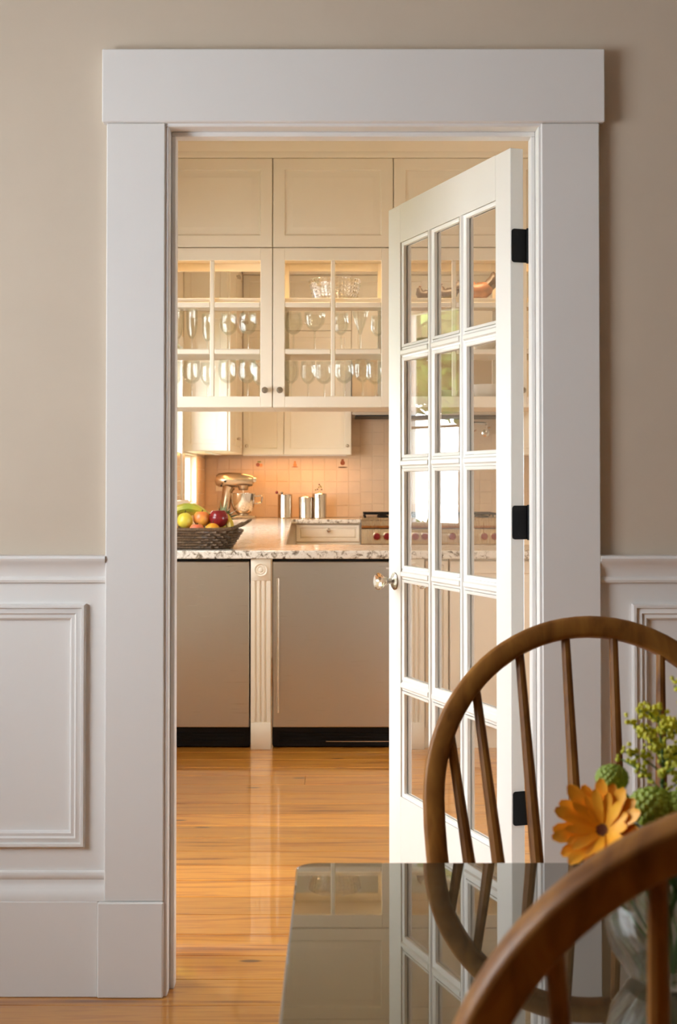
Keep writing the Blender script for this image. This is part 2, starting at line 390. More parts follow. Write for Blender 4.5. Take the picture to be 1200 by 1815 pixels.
# baseboards, chair rails, wainscot
CAP = [(WY - 0.006, 0.2265), (CY + 0.002, 0.2265), (CY + 0.002, 0.232), (CY + 0.0035, 0.240), (CY + 0.0075, 0.250), (CY + 0.0135, 0.259), (CY + 0.0155, 0.266), (CY + 0.0155, 0.274), (CY + 0.011, 0.279), (CY + 0.0095, 0.286), (CY + 0.011, 0.292), (CY + 0.0145, 0.295), (WY - 0.006, 0.295)]
RAIL = [(WY - 0.006, 0.982), (CY + 0.010, 0.982), (CY + 0.008, 0.988), (CY + 0.010, 0.994), (CY + 0.013, 0.996), (CY + 0.011, 1.012), (CY + 0.002, 1.028), (CY - 0.004, 1.033), (CY - 0.006, 1.040), (CY - 0.003, 1.046), (WY - 0.006, 1.048)]
PROF = [(0, 0), (0, 0.012), (0.003, 0.016), (0.009, 0.016), (0.011, 0.009), (0.014, 0.010), (0.022, 0.013), (0.026, 0.008), (0.029, 0.0085), (0.033, 0.010), (0.037, 0.007), (0.039, 0.0)]
for side, xa, xb, pa, pb in (('left', DX0 + 0.002, -0.572, -1.45, -0.605), ('right', 0.643, DX1 - 0.002, 0.703, 1.55)):
    xi = -0.557 if side == 'left' else 0.627
    a2, b2 = (xa, xi) if side == 'left' else (xi, xb)
    word = 'beside the open doorway' if side == 'left' else 'behind the spindle chairs'
    b = struct(MB().box(xa, xb, CY, WY, 0, 0.226, 0.002).build(f'baseboard_{side}', M_['white']), f'tall white baseboard {word}', 'baseboard')
    MB().extr_x(CAP, a2, b2).build('base_cap', M_['white'], b)
    n = 2 if side == 'left' else 3
    t = empty(f'trim_{n}', ((a2 + b2) / 2, WY, 0.294)); struct(t, f'white wainscot with raised panel moulding {word}', 'wainscot')
    MB().box(a2, b2, WY - 0.006, WY, 0.294, 0.990).build('wainscot_board', M_['white'], t)
    MB().extr_x(RAIL, a2, b2).build('chair_rail', M_['white'], t)
    MB().rects(pa, pb, 0.352, 0.931, PROF, fill=False, y=WY - 0.006).build('panel_moulding', M_['white'], t)
    if side == 'left': MB().rects(-1.93, -1.53, 0.352, 0.931, PROF, fill=False, y=WY - 0.006).build('panel_moulding', M_['white'], t)
    else: MB().rects(1.63, 2.5, 0.352, 0.931, PROF, fill=False, y=WY - 0.006).build('panel_moulding', M_['white'], t)

# ------------------------------------------------------------------ French door (local x: hinge -> free edge, y: thickness to the dining face)
DW, DT = 0.86, 0.036
door = empty('door_1', (0.464, 3.557, 0)); struct(door, 'white fifteen-pane glass door standing open into the kitchen', 'door')
ORG[door.name] = Vector()
door.rotation_euler = (0, 0, R(180 - 71.3))
s0, s1, zt, zb, zr, zg = 0.088, 0.098, 1.945, 0.285, 2.060, 0.012
MB().box(0, s0, 0, DT, zg, zr, 0.0015).build('stile', M_['door'], door)
MB().box(DW - s1, DW, 0, DT, zg, zr, 0.0015).build('stile', M_['door'], door)
MB().box(s0, DW - s1, 0, DT, zt, zr).build('top_rail', M_['door'], door)
MB().box(s0, DW - s1, 0, DT, zg, zb).build('bottom_rail', M_['door'], door)
gw, gh = (DW - s0 - s1) / 3, (zt - zb) / 5
hw = 0.015
def muntin_v(x, z0, z1):
    return MB().prism([(x - hw, 0.006), (x - 0.006, 0.0), (x + 0.006, 0.0), (x + hw, 0.006), (x + hw, DT - 0.006), (x + hw * 0.62, DT - 0.005), (x + 0.005, DT - 0.0005), (x - 0.005, DT - 0.0005), (x - hw * 0.62, DT - 0.005), (x - hw, DT - 0.006)], z0, z1)
for i in (1, 2): muntin_v(s0 + gw * i, zb, zt).build('muntin', M_['door'], door)
for j in range(1, 5):
    z = zb + gh * j
    for i in range(3):
        a, b = s0 + gw * i + (hw if i else 0), s0 + gw * (i + 1) - (hw if i < 2 else 0)
        MB().extr_x([(0.006, z - hw), (0, z - 0.006), (0, z + 0.006), (0.006, z + hw), (DT - 0.006, z + hw), (DT - 0.005, z + hw * 0.62), (DT - 0.0005, z + 0.005), (DT - 0.0005, z - 0.005), (DT - 0.005, z - hw * 0.62), (DT - 0.006, z - hw)], a, b).build('muntin', M_['door'], door)
BEAD = [(0, -0.0005), (0.003, -0.004), (0.008, -0.006), (0.010, -0.014)]
for i in range(3):
    for j in range(5):
        a, b = s0 + gw * i + (hw if i else 0), s0 + gw * (i + 1) - (hw if i < 2 else 0)
        c, d = zb + gh * j + (hw if j else 0), zb + gh * (j + 1) - (hw if j < 4 else 0)
        p = MB().box(a + 0.0005, b - 0.0005, DT / 2 - 0.0015, DT / 2 + 0.0015, c + 0.0005, d - 0.0005).build('pane', M_['pane'], door)
        bd = MB()
        Mf = Matrix.Translation((0, DT, 0)) @ Matrix.Diagonal((1, -1, 1, 1))
        e = 0.001
        bd.rects(a + e, b - e, c + e, d - e, [(0, -0.004), (0.004, -0.0055), (0.009, -0.008), (0.010, -0.0155)], fill=False, M=Mf)
        bd.rects(a + e, b - e, c + e, d - e, [(0, -0.004), (0.004, -0.0055), (0.009, -0.008), (0.010, -0.0155)], fill=False)
        bd.build('glazing_bead', M_['door'], p)
# hinges: leaf let into the hinge edge, knuckle on the kitchen side
for z in (1.815, 1.122, 0.412):
    c_ = [(0.033, -0.036), (0.033, 0.036), (0.031, 0.040), (0.027, 0.042), (-0.011, 0.042), (-0.011, -0.042), (0.027, -0.042), (0.031, -0.040)]
    h = MB().add([(x_, a_, z + b_) for x_ in (0.0, -0.0025) for a_, b_ in c_], [tuple(range(8)), tuple(range(8, 16))] + [(q, (q + 1) % 8, 8 + (q + 1) % 8, 8 + q) for q in range(8)])
    h.tube([(-0.004, -0.0115, z - 0.044), (-0.004, -0.0115, z + 0.044)], 0.005, 12)
    h = h.build('hinge', M_['black'], door)
    for k in (-0.028, 0, 0.028): MB().tube([(-0.0025, 0.014 + 0.005 * (k == 0), z + k), (-0.0034, 0.014 + 0.005 * (k == 0), z + k)], 0.0033, 8).build('screw', M_['black'], h)
M_['knobglass'] = clear_glass('faceted_glass', (1, 1, 1), 0.0, 0.85)
for sgn, y0 in ((1, DT), (-1, 0.0)):
    K = Matrix.Translation((DW - 0.052, y0, 0.925)) @ Matrix.Rotation(R(-90) * sgn, 4, 'X')
    k = MB().lathe([(0, 0.0), (0.026, 0), (0.027, 0.003), (0.022, 0.007), (0.014, 0.009), (0.0085, 0.012), (0.0085, 0.024), (0.013, 0.027), (0.013, 0.031), (0, 0.031)], 24, K).build('knob_rosette', M_['pewter'], door)
    MB().lathe([(0, 0.031), (0.011, 0.031), (0.016, 0.036), (0.0245, 0.046), (0.0265, 0.053), (0.0245, 0.060), (0.014, 0.0655), (0, 0.067)], 12, K).build('glass_knob', M_['knobglass'], k, smooth=10)

# ------------------------------------------------------------------ cabinet pieces
DPROF = [(0, -0.003), (0.003, 0), (0.056, 0), (0.060, -0.007), (0.064, -0.0085), (0.070, -0.0085), (0.094, 0.0005), (0.097, 0.0005)]
def door_panel(w_, h_, t=0.02, k=1.0):
    """raised-panel door: x 0..w, z 0..h, front at y=0 facing -Y, back at y=t"""
    return MB().rects(0, w_, 0, h_, [(d * k, hh) for d, hh in DPROF], fill=True, back=t)
def at_(x, y, z, rz=0): return Matrix.Translation((x, y, z)) @ Matrix.Rotation(rz, 4, 'Z')
def knob_mesh(M, r=0.014):
    return MB().lathe([(0, 0), (r * 0.55, 0), (r * 0.4, r * 0.5), (r * 0.45, r * 0.9), (r, r * 1.35), (r * 1.05, r * 1.7), (r * 0.7, r * 2.05), (0, r * 2.15)], 14, M @ Matrix.Rotation(R(90), 4, 'X'))
def put_door(parent, M, w_, h_, knob=None, name='door', k=1.0, mat=None):
    mb = door_panel(w_, h_, k=k); mb.bm.transform(M)
    d = mb.build(name, mat or M_['cream'], parent)
    if knob: knob_mesh(M @ Matrix.Translation((knob[0], -0.0005, knob[1]))).build('knob', M_['nickel'], d)
    return d

# hanging glass cabinets over the peninsula
FY, BY = 6.85, 7.25
UX = [-0.902, -0.318, 0.266, 0.850, 1.434]
ZB, ZM, ZT = 1.590, 2.362, 2.797
names = ['glass-front cabinet of stemware beside the door casing', 'glass-front cabinet holding a cut crystal bowl above wine glasses', 'glass-front cabinet of pottery seen through the open door panes', 'glass-front cabinet at the far end of the hanging row']
SH1, SH2, SHF = 2.122, 1.870, 1.622
for i in range(4):
    x0, x1 = UX[i] + 0.0005, UX[i + 1] - 0.0005
    cb = empty('hanging_cabinet', ((x0 + x1) / 2, FY, ZB), names[i], 'cabinet', 'glass cabinets hanging over the peninsula')
    Y0 = FY + 0.021
    b = MB().box(x0, x0 + 0.016, Y0, BY, ZB, ZT).box(x1 - 0.016, x1, Y0, BY, ZB, ZT)
    b.box(x0 + 0.016, x1 - 0.016, Y0, BY, ZB, SHF).box(x0 + 0.016, x1 - 0.016, Y0, BY, 2.345, 2.375).box(x0 + 0.016, x1 - 0.016, Y0, BY, ZT - 0.02, ZT)
    b.box(x0 + 0.016, x1 - 0.016, BY - 0.012, BY, 2.375, ZT - 0.02)
    b.build('body', M_['cream'], cb)
    # back frame, open
    b = MB().box(x0 + 0.016, x0 + 0.066, BY - 0.02, BY, SHF, 2.345, 0.002).box(x1 - 0.066, x1 - 0.016, BY - 0.02, BY, SHF, 2.345, 0.002)
    b.box(x0 + 0.066, x1 - 0.066, BY - 0.02, BY, 2.305, 2.345, 0.002)
    b.build('back_frame', M_['cream'], cb)
    for zs in (SH1, SH2): MB().box(x0 + 0.016, x1 - 0.016, Y0 + 0.008, BY - 0.021, zs - 0.019, zs, 0.001).build('shelf', M_['cream'], cb)
    put_door(cb, at_(x0 + 0.0015, FY, ZM + 0.004), x1 - x0 - 0.003, ZT - ZM - 0.004, None, 'upper_door')
    # glazed door
    a, c, z0, z1 = x0 + 0.0015, x1 - 0.0015, ZB + 0.001, ZM - 0.001
    SW, TR, BR = 0.057, 0.060, 0.052
    d = MB().box(a, a + SW, FY, FY + 0.02, z0, z1, 0.002).box(c - SW, c, FY, FY + 0.02, z0, z1, 0.002).box(a + SW, c - SW, FY, FY + 0.02, z1 - TR, z1, 0.001).box(a + SW, c - SW, FY, FY + 0.02, z0, z0 + BR, 0.001)
    d = d.build('glass_door', M_['cream'], cb)
    xm = (a + c) / 2
    MB().box(xm - 0.011, xm + 0.011, FY + 0.001, FY + 0.018, z0 + BR, z1 - TR, 0.004).build('muntin', M_['cream'], d)
    zz = [z0 + BR, 1.848, 1.873, 2.074, 2.100, z1 - TR]
    for za, zc in ((1.848, 1.873), (2.074, 2.100)):
        for xa, xb in ((a + SW, xm - 0.0112), (xm + 0.0112, c - SW)): MB().box(xa, xb, FY + 0.001, FY + 0.018, za, zc, 0.004).build('muntin', M_['cream'], d)
    for xa, xb in ((a + SW, xm - 0.0112), (xm + 0.0112, c - SW)):
        for za, zc in ((zz[0], zz[1]), (zz[2], zz[3]), (zz[4], zz[5])):
            MB().box(xa, xb, FY + 0.009, FY + 0.012, za, zc).build('pane', M_['pane'], d)
    kx = (c - 0.034) if i in (0, 2) else (a + 0.034)
    knob_mesh(at_(kx, FY - 0.0005, 1.672), 0.015).build('knob', M_['pewter'], d)
    # strip light inside
    lf = MB().box(x0 + 0.08, x1 - 0.08, 6.93, 6.975, 2.335, 2.345, 0.002).build('shelf_light', M_['white'], cb)
    lamp('cabinet_strip', ((x0 + x1) / 2, 6.952, 2.333), 3.2, WARM, x1 - x0 - 0.18, 0.03)
CROWN = [(FY + 0.021, ZT + 0.001), (FY - 0.004, ZT + 0.001), (FY - 0.010, ZT + 0.012), (FY - 0.012, ZT + 0.03), (FY - 0.03, ZT + 0.05), (FY - 0.055, ZT + 0.09), (FY - 0.062, ZT + 0.115), (FY - 0.062, ZT + 0.13), (FY + 0.021, ZT + 0.13)]
struct(MB().extr_x(CROWN, UX[0], UX[-1]).build('trim_4', M_['cream']), 'cream crown moulding along the top of the hanging cabinets', 'crown moulding')
struct(MB().box(UX[0], UX[-1], FY + 0.03, BY, ZT + 0.001, CZ).build('wall_soffit', M_['kwall']), 'cream soffit carrying the hanging cabinets', 'soffit')

# ------------------------------------------------------------------ peninsula
CT, CB_ = 0.914, 0.876
U = [(KX0 + 0.001, 6.55), (1.98, 6.55), (1.98, 7.2), (-0.27, 7.2), (-0.41, 12.6), (0.197, 12.6), (0.197, 13.24), (KX0 + 0.001, 13.24)]
bm = bmesh.new()
vs = [bm.verts.new((x, y, CB_)) for x, y in U]; f = bm.faces.new(vs)
r = bmesh.ops.extrude_face_region(bm, geom=[f]); bmesh.ops.translate(bm, verts=[e for e in r['geom'] if isinstance(e, bmesh.types.BMVert)], vec=(0, 0, CT - CB_))
bmesh.ops.recalc_face_normals(bm, faces=bm.faces[:])
bmesh.ops.bevel(bm, geom=bm.edges[:], offset=0.006, segments=2, affect='EDGES', profile=0.5)
mb = MB(); mb.bm.free(); mb.bm = bm
tag(mb.build('worktop', M_['granite'], smooth=20), 'speckled granite worktop wrapping from the peninsula to the tiled wall', 'countertop')

def pilaster(xc, label):
    w2, y0 = 0.046, 6.562
    g = empty('fluted_pilaster', (xc, y0, 0), label, 'pilaster', 'fluted pilasters on the peninsula')
    p = MB().box(xc - w2, xc + w2, y0, y0 + 0.06, 0, 0.125, 0.002).box(xc - w2, xc + w2, y0, y0 + 0.06, 0.775, 0.8755, 0.002)
    pts = [(xc - w2, y0 + 0.06), (xc - w2, y0)]
    for k in (-1, 0, 1):
        c = xc + k * 0.022
        for t in range(7):
            a = PI * t / 6; pts.append((c - 0.007 * math.cos(a), y0 + 0.007 * math.sin(a) + 0.0001))
    pts += [(xc + w2, y0), (xc + w2, y0 + 0.06)]
    p.prism(pts, 0.125, 0.775)
    p.build('shaft', M_['cream'], g, smooth=50)
    K = Matrix.Translation((xc, y0, 0.825)) @ Matrix.Rotation(R(90), 4, 'X')
    MB().lathe([(0.032, 0), (0.032, 0.004), (0.029, 0.008), (0.025, 0.004), (0.021, 0.003), (0.017, 0.006), (0.012, 0.003), (0.008, 0.008), (0, 0.010)], 28, K).build('rosette', M_['cream'], g)
pilaster(-0.358, 'cream fluted pilaster between the two steel fridges')
pilaster(0.349, 'cream fluted pilaster seen through the open door panes')

M_['dark'] = simple('dark_gasket', (0.012, 0.011, 0.010), 0.5)
def fridge(x0, x1, label, handle_left, badge):
    g = empty('undercounter_fridge', ((x0 + x1) / 2, 6.6, 0), label, 'fridge', 'undercounter fridges in the peninsula')
    MB().box(x0, x1, 6.625, 7.15, 0.01, 0.872, 0.002).build('body', M_['dark'], g)
    d = MB().box(x0 + 0.004, x1 - 0.004, 6.585, 6.622, 0.098, 0.862, 0.004, seg=2).build('door', M_['steel'], g, smooth=20)
    hx = x0 + 0.03 if handle_left else x1 - 0.03
    h = MB().tube([(hx, 6.548, 0.172), (hx, 6.548, 0.788)], 0.0065, 12)
    for z in (0.30, 0.71): h.tube([(hx, 6.548, z), (hx, 6.585, z)], 0.005, 8)
    h.build('handle', M_['nickel'], d)
    if badge: MB().box(x1 - 0.080, x1 - 0.038, 6.583, 6.585, 0.826, 0.838, 0.001).build('badge', M_['chrome'], d)
    k = MB().box(x0 + 0.004, x1 - 0.004, 6.612, 6.6245, 0.006, 0.094, 0.002).build('kick_grille', M_['kick'], g)
    s = MB()
    for z in (0.028, 0.045, 0.062): s.box(x0 + 0.03, x1 - 0.03, 6.606, 6.612, z, z + 0.007, 0.001)
    s.build('vent_slats', M_['kick'], k)
    if badge: MB().box(x0 + 0.25, x1 - 0.03, 6.6035, 6.606, 0.0285, 0.0315).build('grille_strip', M_['nickel'], k)
fridge(-1.018, -0.408, 'steel undercounter fridge below the fruit basket', True, False)
fridge(-0.308, 0.299, 'steel undercounter fridge with upright bar handle beside the glass door', True, True)
def base_cab(name, x0, x1, label, two=False):
    g = empty(name, ((x0 + x1) / 2, 6.6, 0), label, 'cabinet', 'cream base cabinets in the peninsula')
    MB().box(x0, x1, 6.605, 7.15, 0.0, 0.8755, 0.001).build('body', M_['cream'], g)
    put_door(g, at_(x0 + 0.004, 6.584, 0.10), x1 - x0 - 0.008, 0.765, None, k=min(1, (x1 - x0) / 0.35))
base_cab('base_cabinet', 0.397, 0.510, 'narrow cream base cabinet next to a fluted pilaster, seen through glass')
base_cab('base_cabinet', 0.512, 1.24, 'wide cream panelled base cabinet behind the open glass door')
base_cab('base_cabinet', 1.242, 1.96, 'cream base cabinet at the hidden end of the peninsula')
base_cab('base_cabinet', -1.245, -1.02, 'cream filler cabinet against the window wall')

# left run base cabinets (doors face +X)
for j, (ya, yb) in enumerate(((7.25, 8.5), (8.502, 9.75), (9.752, 11.0), (11.002, 12.55))):
    g = empty('base_cabinet', (-0.9, (ya + yb) / 2, 0), ['cream base cabinet behind the first fridge', 'cream base cabinet under the wide window', 'cream base cabinet under the wide window sill end', 'cream corner base cabinet below the steel mixer'][j], 'cabinet', 'cream base cabinets along the window wall')
    MB().box(-1.248, -0.47, ya, yb, 0, 0.8755, 0.001).build('body', M_['cream'], g)
    hw_ = (yb - ya) / 2
    for q in (0, 1): put_door(g, at_(-0.448, ya + hw_ * q + 0.003, 0.1, R(90)), hw_ - 0.006, 0.76, (hw_ * (1 - q) + (0.05 if q else -0.05), 0.68))

# drawer cabinet on the tiled wall
g = empty('drawer_cabinet', (-0.1, 12.63, 0), 'cream drawer cabinet beside the range under the canisters', 'cabinet')
MB().box(-0.462, 0.197, 12.655, 13.24, 0, 0.8755, 0.001).build('body', M_['cream'], g)
d = MB().rects(-0.375, 0.185, 0.715, 0.862, [(dd * 0.45, hh) for dd, hh in DPROF], back=12.655, y=12.633).build('drawer_front', M_['cream'], g)
knob_mesh(at_(-0.085, 12.632, 0.815), 0.017).build('knob', M_['nickel'], d)
put_door(g, at_(-0.375, 12.633, 0.1), 0.278, 0.60, (0.24, 0.5)); put_door(g, at_(-0.095, 12.633, 0.1), 0.278, 0.60, (0.04, 0.5))

# ------------------------------------------------------------------ upper cabinets at the far end
def upper(name, M, width, z0, z1, depth, label, doors, group):
    """doors: list of (x0, x1, z0, z1, knob) in local coordinates, front faces local -Y"""
    g = empty(name, M @ Vector((width / 2, 0, z0)), label, 'cabinet', group)
    mb = MB().box(0.0005, width - 0.0005, 0.021, depth, z0, z1, 0.001); mb.bm.transform(M); mb.build('body', M_['cream'], g)
    for a, b, c, d, kn in doors:
        put_door(g, M @ Matrix.Translation((a + 0.002, 0, c + 0.002)), b - a - 0.004, d - c - 0.004, kn)
T0, T1, T2 = 1.49, 2.62, 3.13
GU = 'cream wall cabinets at the far end of the kitchen'
upper('wall_cabinet', at_(-0.872, 12.92, 0), 0.375, T0, T2, 0.32, 'cream wall cabinet nearest the window wall above the mixer bowl', [(0, 0.375, T0, T1, (0.035, 0.08)), (0, 0.375, T1, T2, (0.035, 0.07))], GU)
upper('wall_cabinet', at_(-0.497, 12.92, 0), 0.615, T0, T2, 0.32, 'wide cream wall cabinet above the steel canisters', [(0, 0.615, T0, T1, (0.575, 0.08)), (0, 0.615, T1, T2, (0.575, 0.08))], GU)
upper('wall_cabinet', at_(0.118, 12.92, 0), 1.40, 2.36, T2, 0.32, 'cream wall cabinet above the range hood', [(0, 0.70, 2.36, T2, (0.65, 0.07)), (0.70, 1.40, 2.36, T2, (0.05, 0.07))], GU)
upper('wall_cabinet', at_(1.518, 12.92, 0), 0.48, T0, T2, 0.32, 'cream wall cabinet past the range hood', [(0, 0.48, T0, T1, (0.05, 0.08)), (0, 0.48, T1, T2, (0.05, 0.07))], GU)
# along the window wall: front faces +X at X=-0.872
ML = at_(-0.872, 11.45, 0, R(90))
upper('wall_cabinet', ML, 1.468, T0, T2, 0.375, 'bright cream wall cabinet turning the corner beside the window', [(0, 0.73, T0, T1, (0.68, 0.12)), (0.73, 1.448, T0, T1, (0.05, 0.12)), (0, 0.73, T1, T2, (0.68, 0.38)), (0.73, 1.448, T1, T2, (0.05, 0.38))], GU)
cbn = [o for o in C.objects if o.name.startswith('wall_cabinet') and 'corner' in o['label']][0]
for za, zb_ in ((T0, T1), (T1, T2)): mb = door_panel(0.352, zb_ - za - 0.004, 0.012); mb.bm.transform(at_(KX0 + 0.003, 11.437, za + 0.002)); mb.build('end_panel', M_['cream'], cbn)
struct(MB().extr_x([(12.925, T2 + 0.002), (12.915, T2 + 0.002), (12.90, T2 + 0.04), (12.86, T2 + 0.10), (12.86, T2 + 0.165), (12.925, T2 + 0.165)], -0.872, 1.998).build('trim_5', M_['cream']), 'cream crown moulding over the far wall cabinets', 'crown moulding')
MB_l = lamp('undercabinet_strip', (-0.40, 12.99, 1.482), 4.6, WARMER, 0.9, 0.04)
lamp('undercabinet_strip', (-1.08, 12.3, 1.482), 4.0, WARMER, 0.04, 0.9)
for (xa, xb, ya, yb), t in (((-0.87, 0.07, 12.96, 13.02), 'slim strip light under the wide cream wall cabinet'), ((-1.11, -1.05, 11.8, 12.78), 'slim strip light under the corner wall cabinet')):
    tag(MB().box(xa, xb, ya, yb, 1.4835, 1.4895, 0.001).build('strip_light', M_['white']), t, 'light', 'strip lights under the wall cabinets')

# hood, range
g = empty('range_hood', (0.81, 12.9, 1.84), 'brushed steel range hood over the cooktop', 'range hood')
hd = MB(); hd.extr_x([(12.62, 1.84), (12.62, 1.885), (12.70, 2.352), (13.24, 2.352), (13.24, 1.84)], 0.122, 1.512)
hd.build('canopy', steel('hood_steel', (0.42, 0.36, 0.30), 0.32, (260, 2, 2)), g)
MB().box(0.15, 1.48, 12.66, 13.20, 1.828, 1.8395, 0.001).build('filter', M_['dark'], g)
rg = empty('gas_range', (0.81, 12.9, 0), 'steel gas range with a row of red knobs', 'range')
MB().box(0.20, 1.42, 12.56, 13.235, 0.10, 0.905, 0.003).build('body', M_['steel'], rg)
MB().box(0.20, 1.42, 12.58, 13.2, 0.0, 0.0995).build('toe_kick', M_['kick'], rg)
M_['steelx'] = steel('brushed_front_steel', (0.52, 0.40, 0.26), 0.28, (260, 2, 2))  # warm tint puts the orange reflection into the steel's base colour
MB().box(0.20, 1.42, 12.47, 13.235, 0.9055, 0.928, 0.004).build('cooktop', M_['steelx'], rg)
MB().extr_x([(12.47, 0.905), (12.47, 0.86), (12.485, 0.84), (12.5595, 0.83), (12.5595, 0.905)], 0.201, 1.419).build('bullnose', M_['steelx'], rg)
MB().extr_x([(12.51, 0.829), (12.50, 0.70), (12.5595, 0.69), (12.5595, 0.829)], 0.201, 1.419).build('control_panel', M_['steelx'], rg)
M_['red'] = simple('red_enamel', (0.17, 0.010, 0.014), 0.25, coat=0.5)
for x in (0.337, 0.428, 0.675, 0.757, 1.0, 1.09, 1.28, 1.37):
    K = Matrix.Translation((x, 12.505, 0.768)) @ Matrix.Rotation(R(94), 4, 'X')
    k = MB().lathe([(0, 0), (0.038, 0), (0.038, 0.008), (0.034, 0.010), (0, 0.010)], 20, K).build('knob_bezel', M_['steelx'], rg)
    MB().lathe([(0, 0.0105), (0.031, 0.0105), (0.032, 0.03), (0.027, 0.04), (0, 0.042)], 8, K).build('red_knob', M_['red'], k, smooth=20)
for j in range(4):
    xa, xb = 0.225 + j * 0.2975, 0.225 + j * 0.2975 + 0.285
    gr = MB()
    for yy in (12.53, 12.68, 12.83, 12.98, 13.13): gr.box(xa, xb, yy - 0.006, yy + 0.006, 0.955, 0.970, 0.002)
    for xx in (xa + 0.006, (xa + xb) / 2, xb - 0.006): gr.box(xx - 0.006, xx + 0.006, 12.525, 13.136, 0.950, 0.9548, 0.001)
    for xx in (xa + 0.01, xb - 0.01):
        for yy in (12.53, 12.83, 13.13): gr.box(xx - 0.008, xx + 0.008, yy - 0.008, yy + 0.008, 0.9285, 0.9498)
    for yy in (12.68, 12.98):
        gr.lathe([(0, 0.9285), (0.05, 0.9285), (0.045, 0.942), (0.03, 0.948), (0, 0.949)], 16, Matrix.Translation(((xa + xb) / 2 + 0.03, yy, 0)))
    gr.build('burner_grate', M_['black'], rg)
for k, xx in enumerate((0.50, 1.11)):
    dd = MB().box(xx - 0.29, xx + 0.29, 12.535, 12.559, 0.15, 0.66, 0.004).build('oven_door', M_['steelx'], rg)
    MB().tube([(xx - 0.25, 12.50, 0.61), (xx + 0.25, 12.50, 0.61)], 0.012, 10).tube([(xx - 0.22, 12.50, 0.61), (xx - 0.22, 12.536, 0.61)], 0.008).tube([(xx + 0.22, 12.50, 0.61), (xx + 0.22, 12.536, 0.61)], 0.008).build('oven_handle', M_['chrome'], dd)
g = empty('base_cabinet', (1.71, 12.65, 0), 'cream base cabinet on the far side of the range', 'cabinet')
MB().box(1.425, 1.995, 12.655, 13.24, 0, 0.8755).build('body', M_['cream'], g); put_door(g, at_(1.43, 12.633, 0.1), 0.56, 0.76, (0.06, 0.68))
tag(MB().box(1.424, 1.997, 12.6, 13.24, 0.876, 0.914, 0.006, seg=2).build('worktop', M_['granite']), 'short speckled granite worktop past the range', 'countertop')
# pot filler
pf = empty('pot_filler', (1.37, 13.235, 1.70), 'chrome folding pot filler tap on the tiled wall', 'tap')
MB().lathe([(0, 0), (0.035, 0), (0.035, 0.006), (0.02, 0.012), (0, 0.012)], 18, Matrix.Translation((1.37, 13.235, 1.70)) @ Matrix.Rotation(R(90), 4, 'X')).build('wall_plate', M_['chrome'], pf)
MB().tube([(1.37, 13.225, 1.70), (1.37, 13.17, 1.70), (1.37, 13.16, 1.71), (1.37, 13.16, 1.77), (1.365, 13.15, 1.785), (1.30, 13.08, 1.785), (1.24, 13.02, 1.785), (1.228, 13.01, 1.775), (1.225, 13.008, 1.66)], 0.013, 10).build('arm', M_['chrome'], pf)
MB().tube([(1.37, 13.16, 1.74), (1.41, 13.15, 1.755)], 0.008, 8).tube([(1.225, 13.008, 1.70), (1.26, 12.99, 1.72)], 0.007, 8).build('lever', M_['chrome'], pf)

# ------------------------------------------------------------------ tiles
P = 0.111
decor = {}
tm = {}
def tile(parent, M, wd, hg, mat, dec=None, name='tile'):
    mb = MB().box(0.0014, wd - 0.0014, -0.008, 0, 0.001, hg - 0.001, 0.0015); mb.bm.transform(M)
    return mb.build(name, mat, parent)
DEC = {(-0.79, 1.36): 'fruit', (-0.42, 1.36): 'pear', (0.08, 1.36): 'jug', (-0.168, 1.23): 'sprig'}
DECT = {}
nx, z0t = 0, 0.9155
cells = []
x = KX0 + 0.012
while x < KX1 - 0.02:
    z = z0t; top = 1.488 if not (0.118 < x + P / 2 < 1.51) else 1.826
    if 0.2 < x + P / 2 < 1.42: z = 0.932
    if x + P / 2 > 1.52: top = 1.488
    while z < top - 0.02:
        hgt = min(P, top - z)
        cells.append((x, z, hgt)); z += P
    x += P
for (dx, dz), nm in DEC.items():
    c = min(cells, key=lambda c: abs(c[0] + P / 2 - dx) + abs(c[1] + c[2] / 2 - dz)); DECT[c] = nm
M_['motif_red'] = simple('painted_glaze_rust', (0.30, 0.08, 0.03), 0.25)
M_['motif_brown'] = simple('painted_glaze_brown', (0.10, 0.05, 0.025), 0.25)
M_['motif_orange'] = simple('painted_glaze_orange', (0.62, 0.26, 0.08), 0.25)
M_['motif_green'] = simple('painted_glaze_green', (0.22, 0.20, 0.05), 0.25)
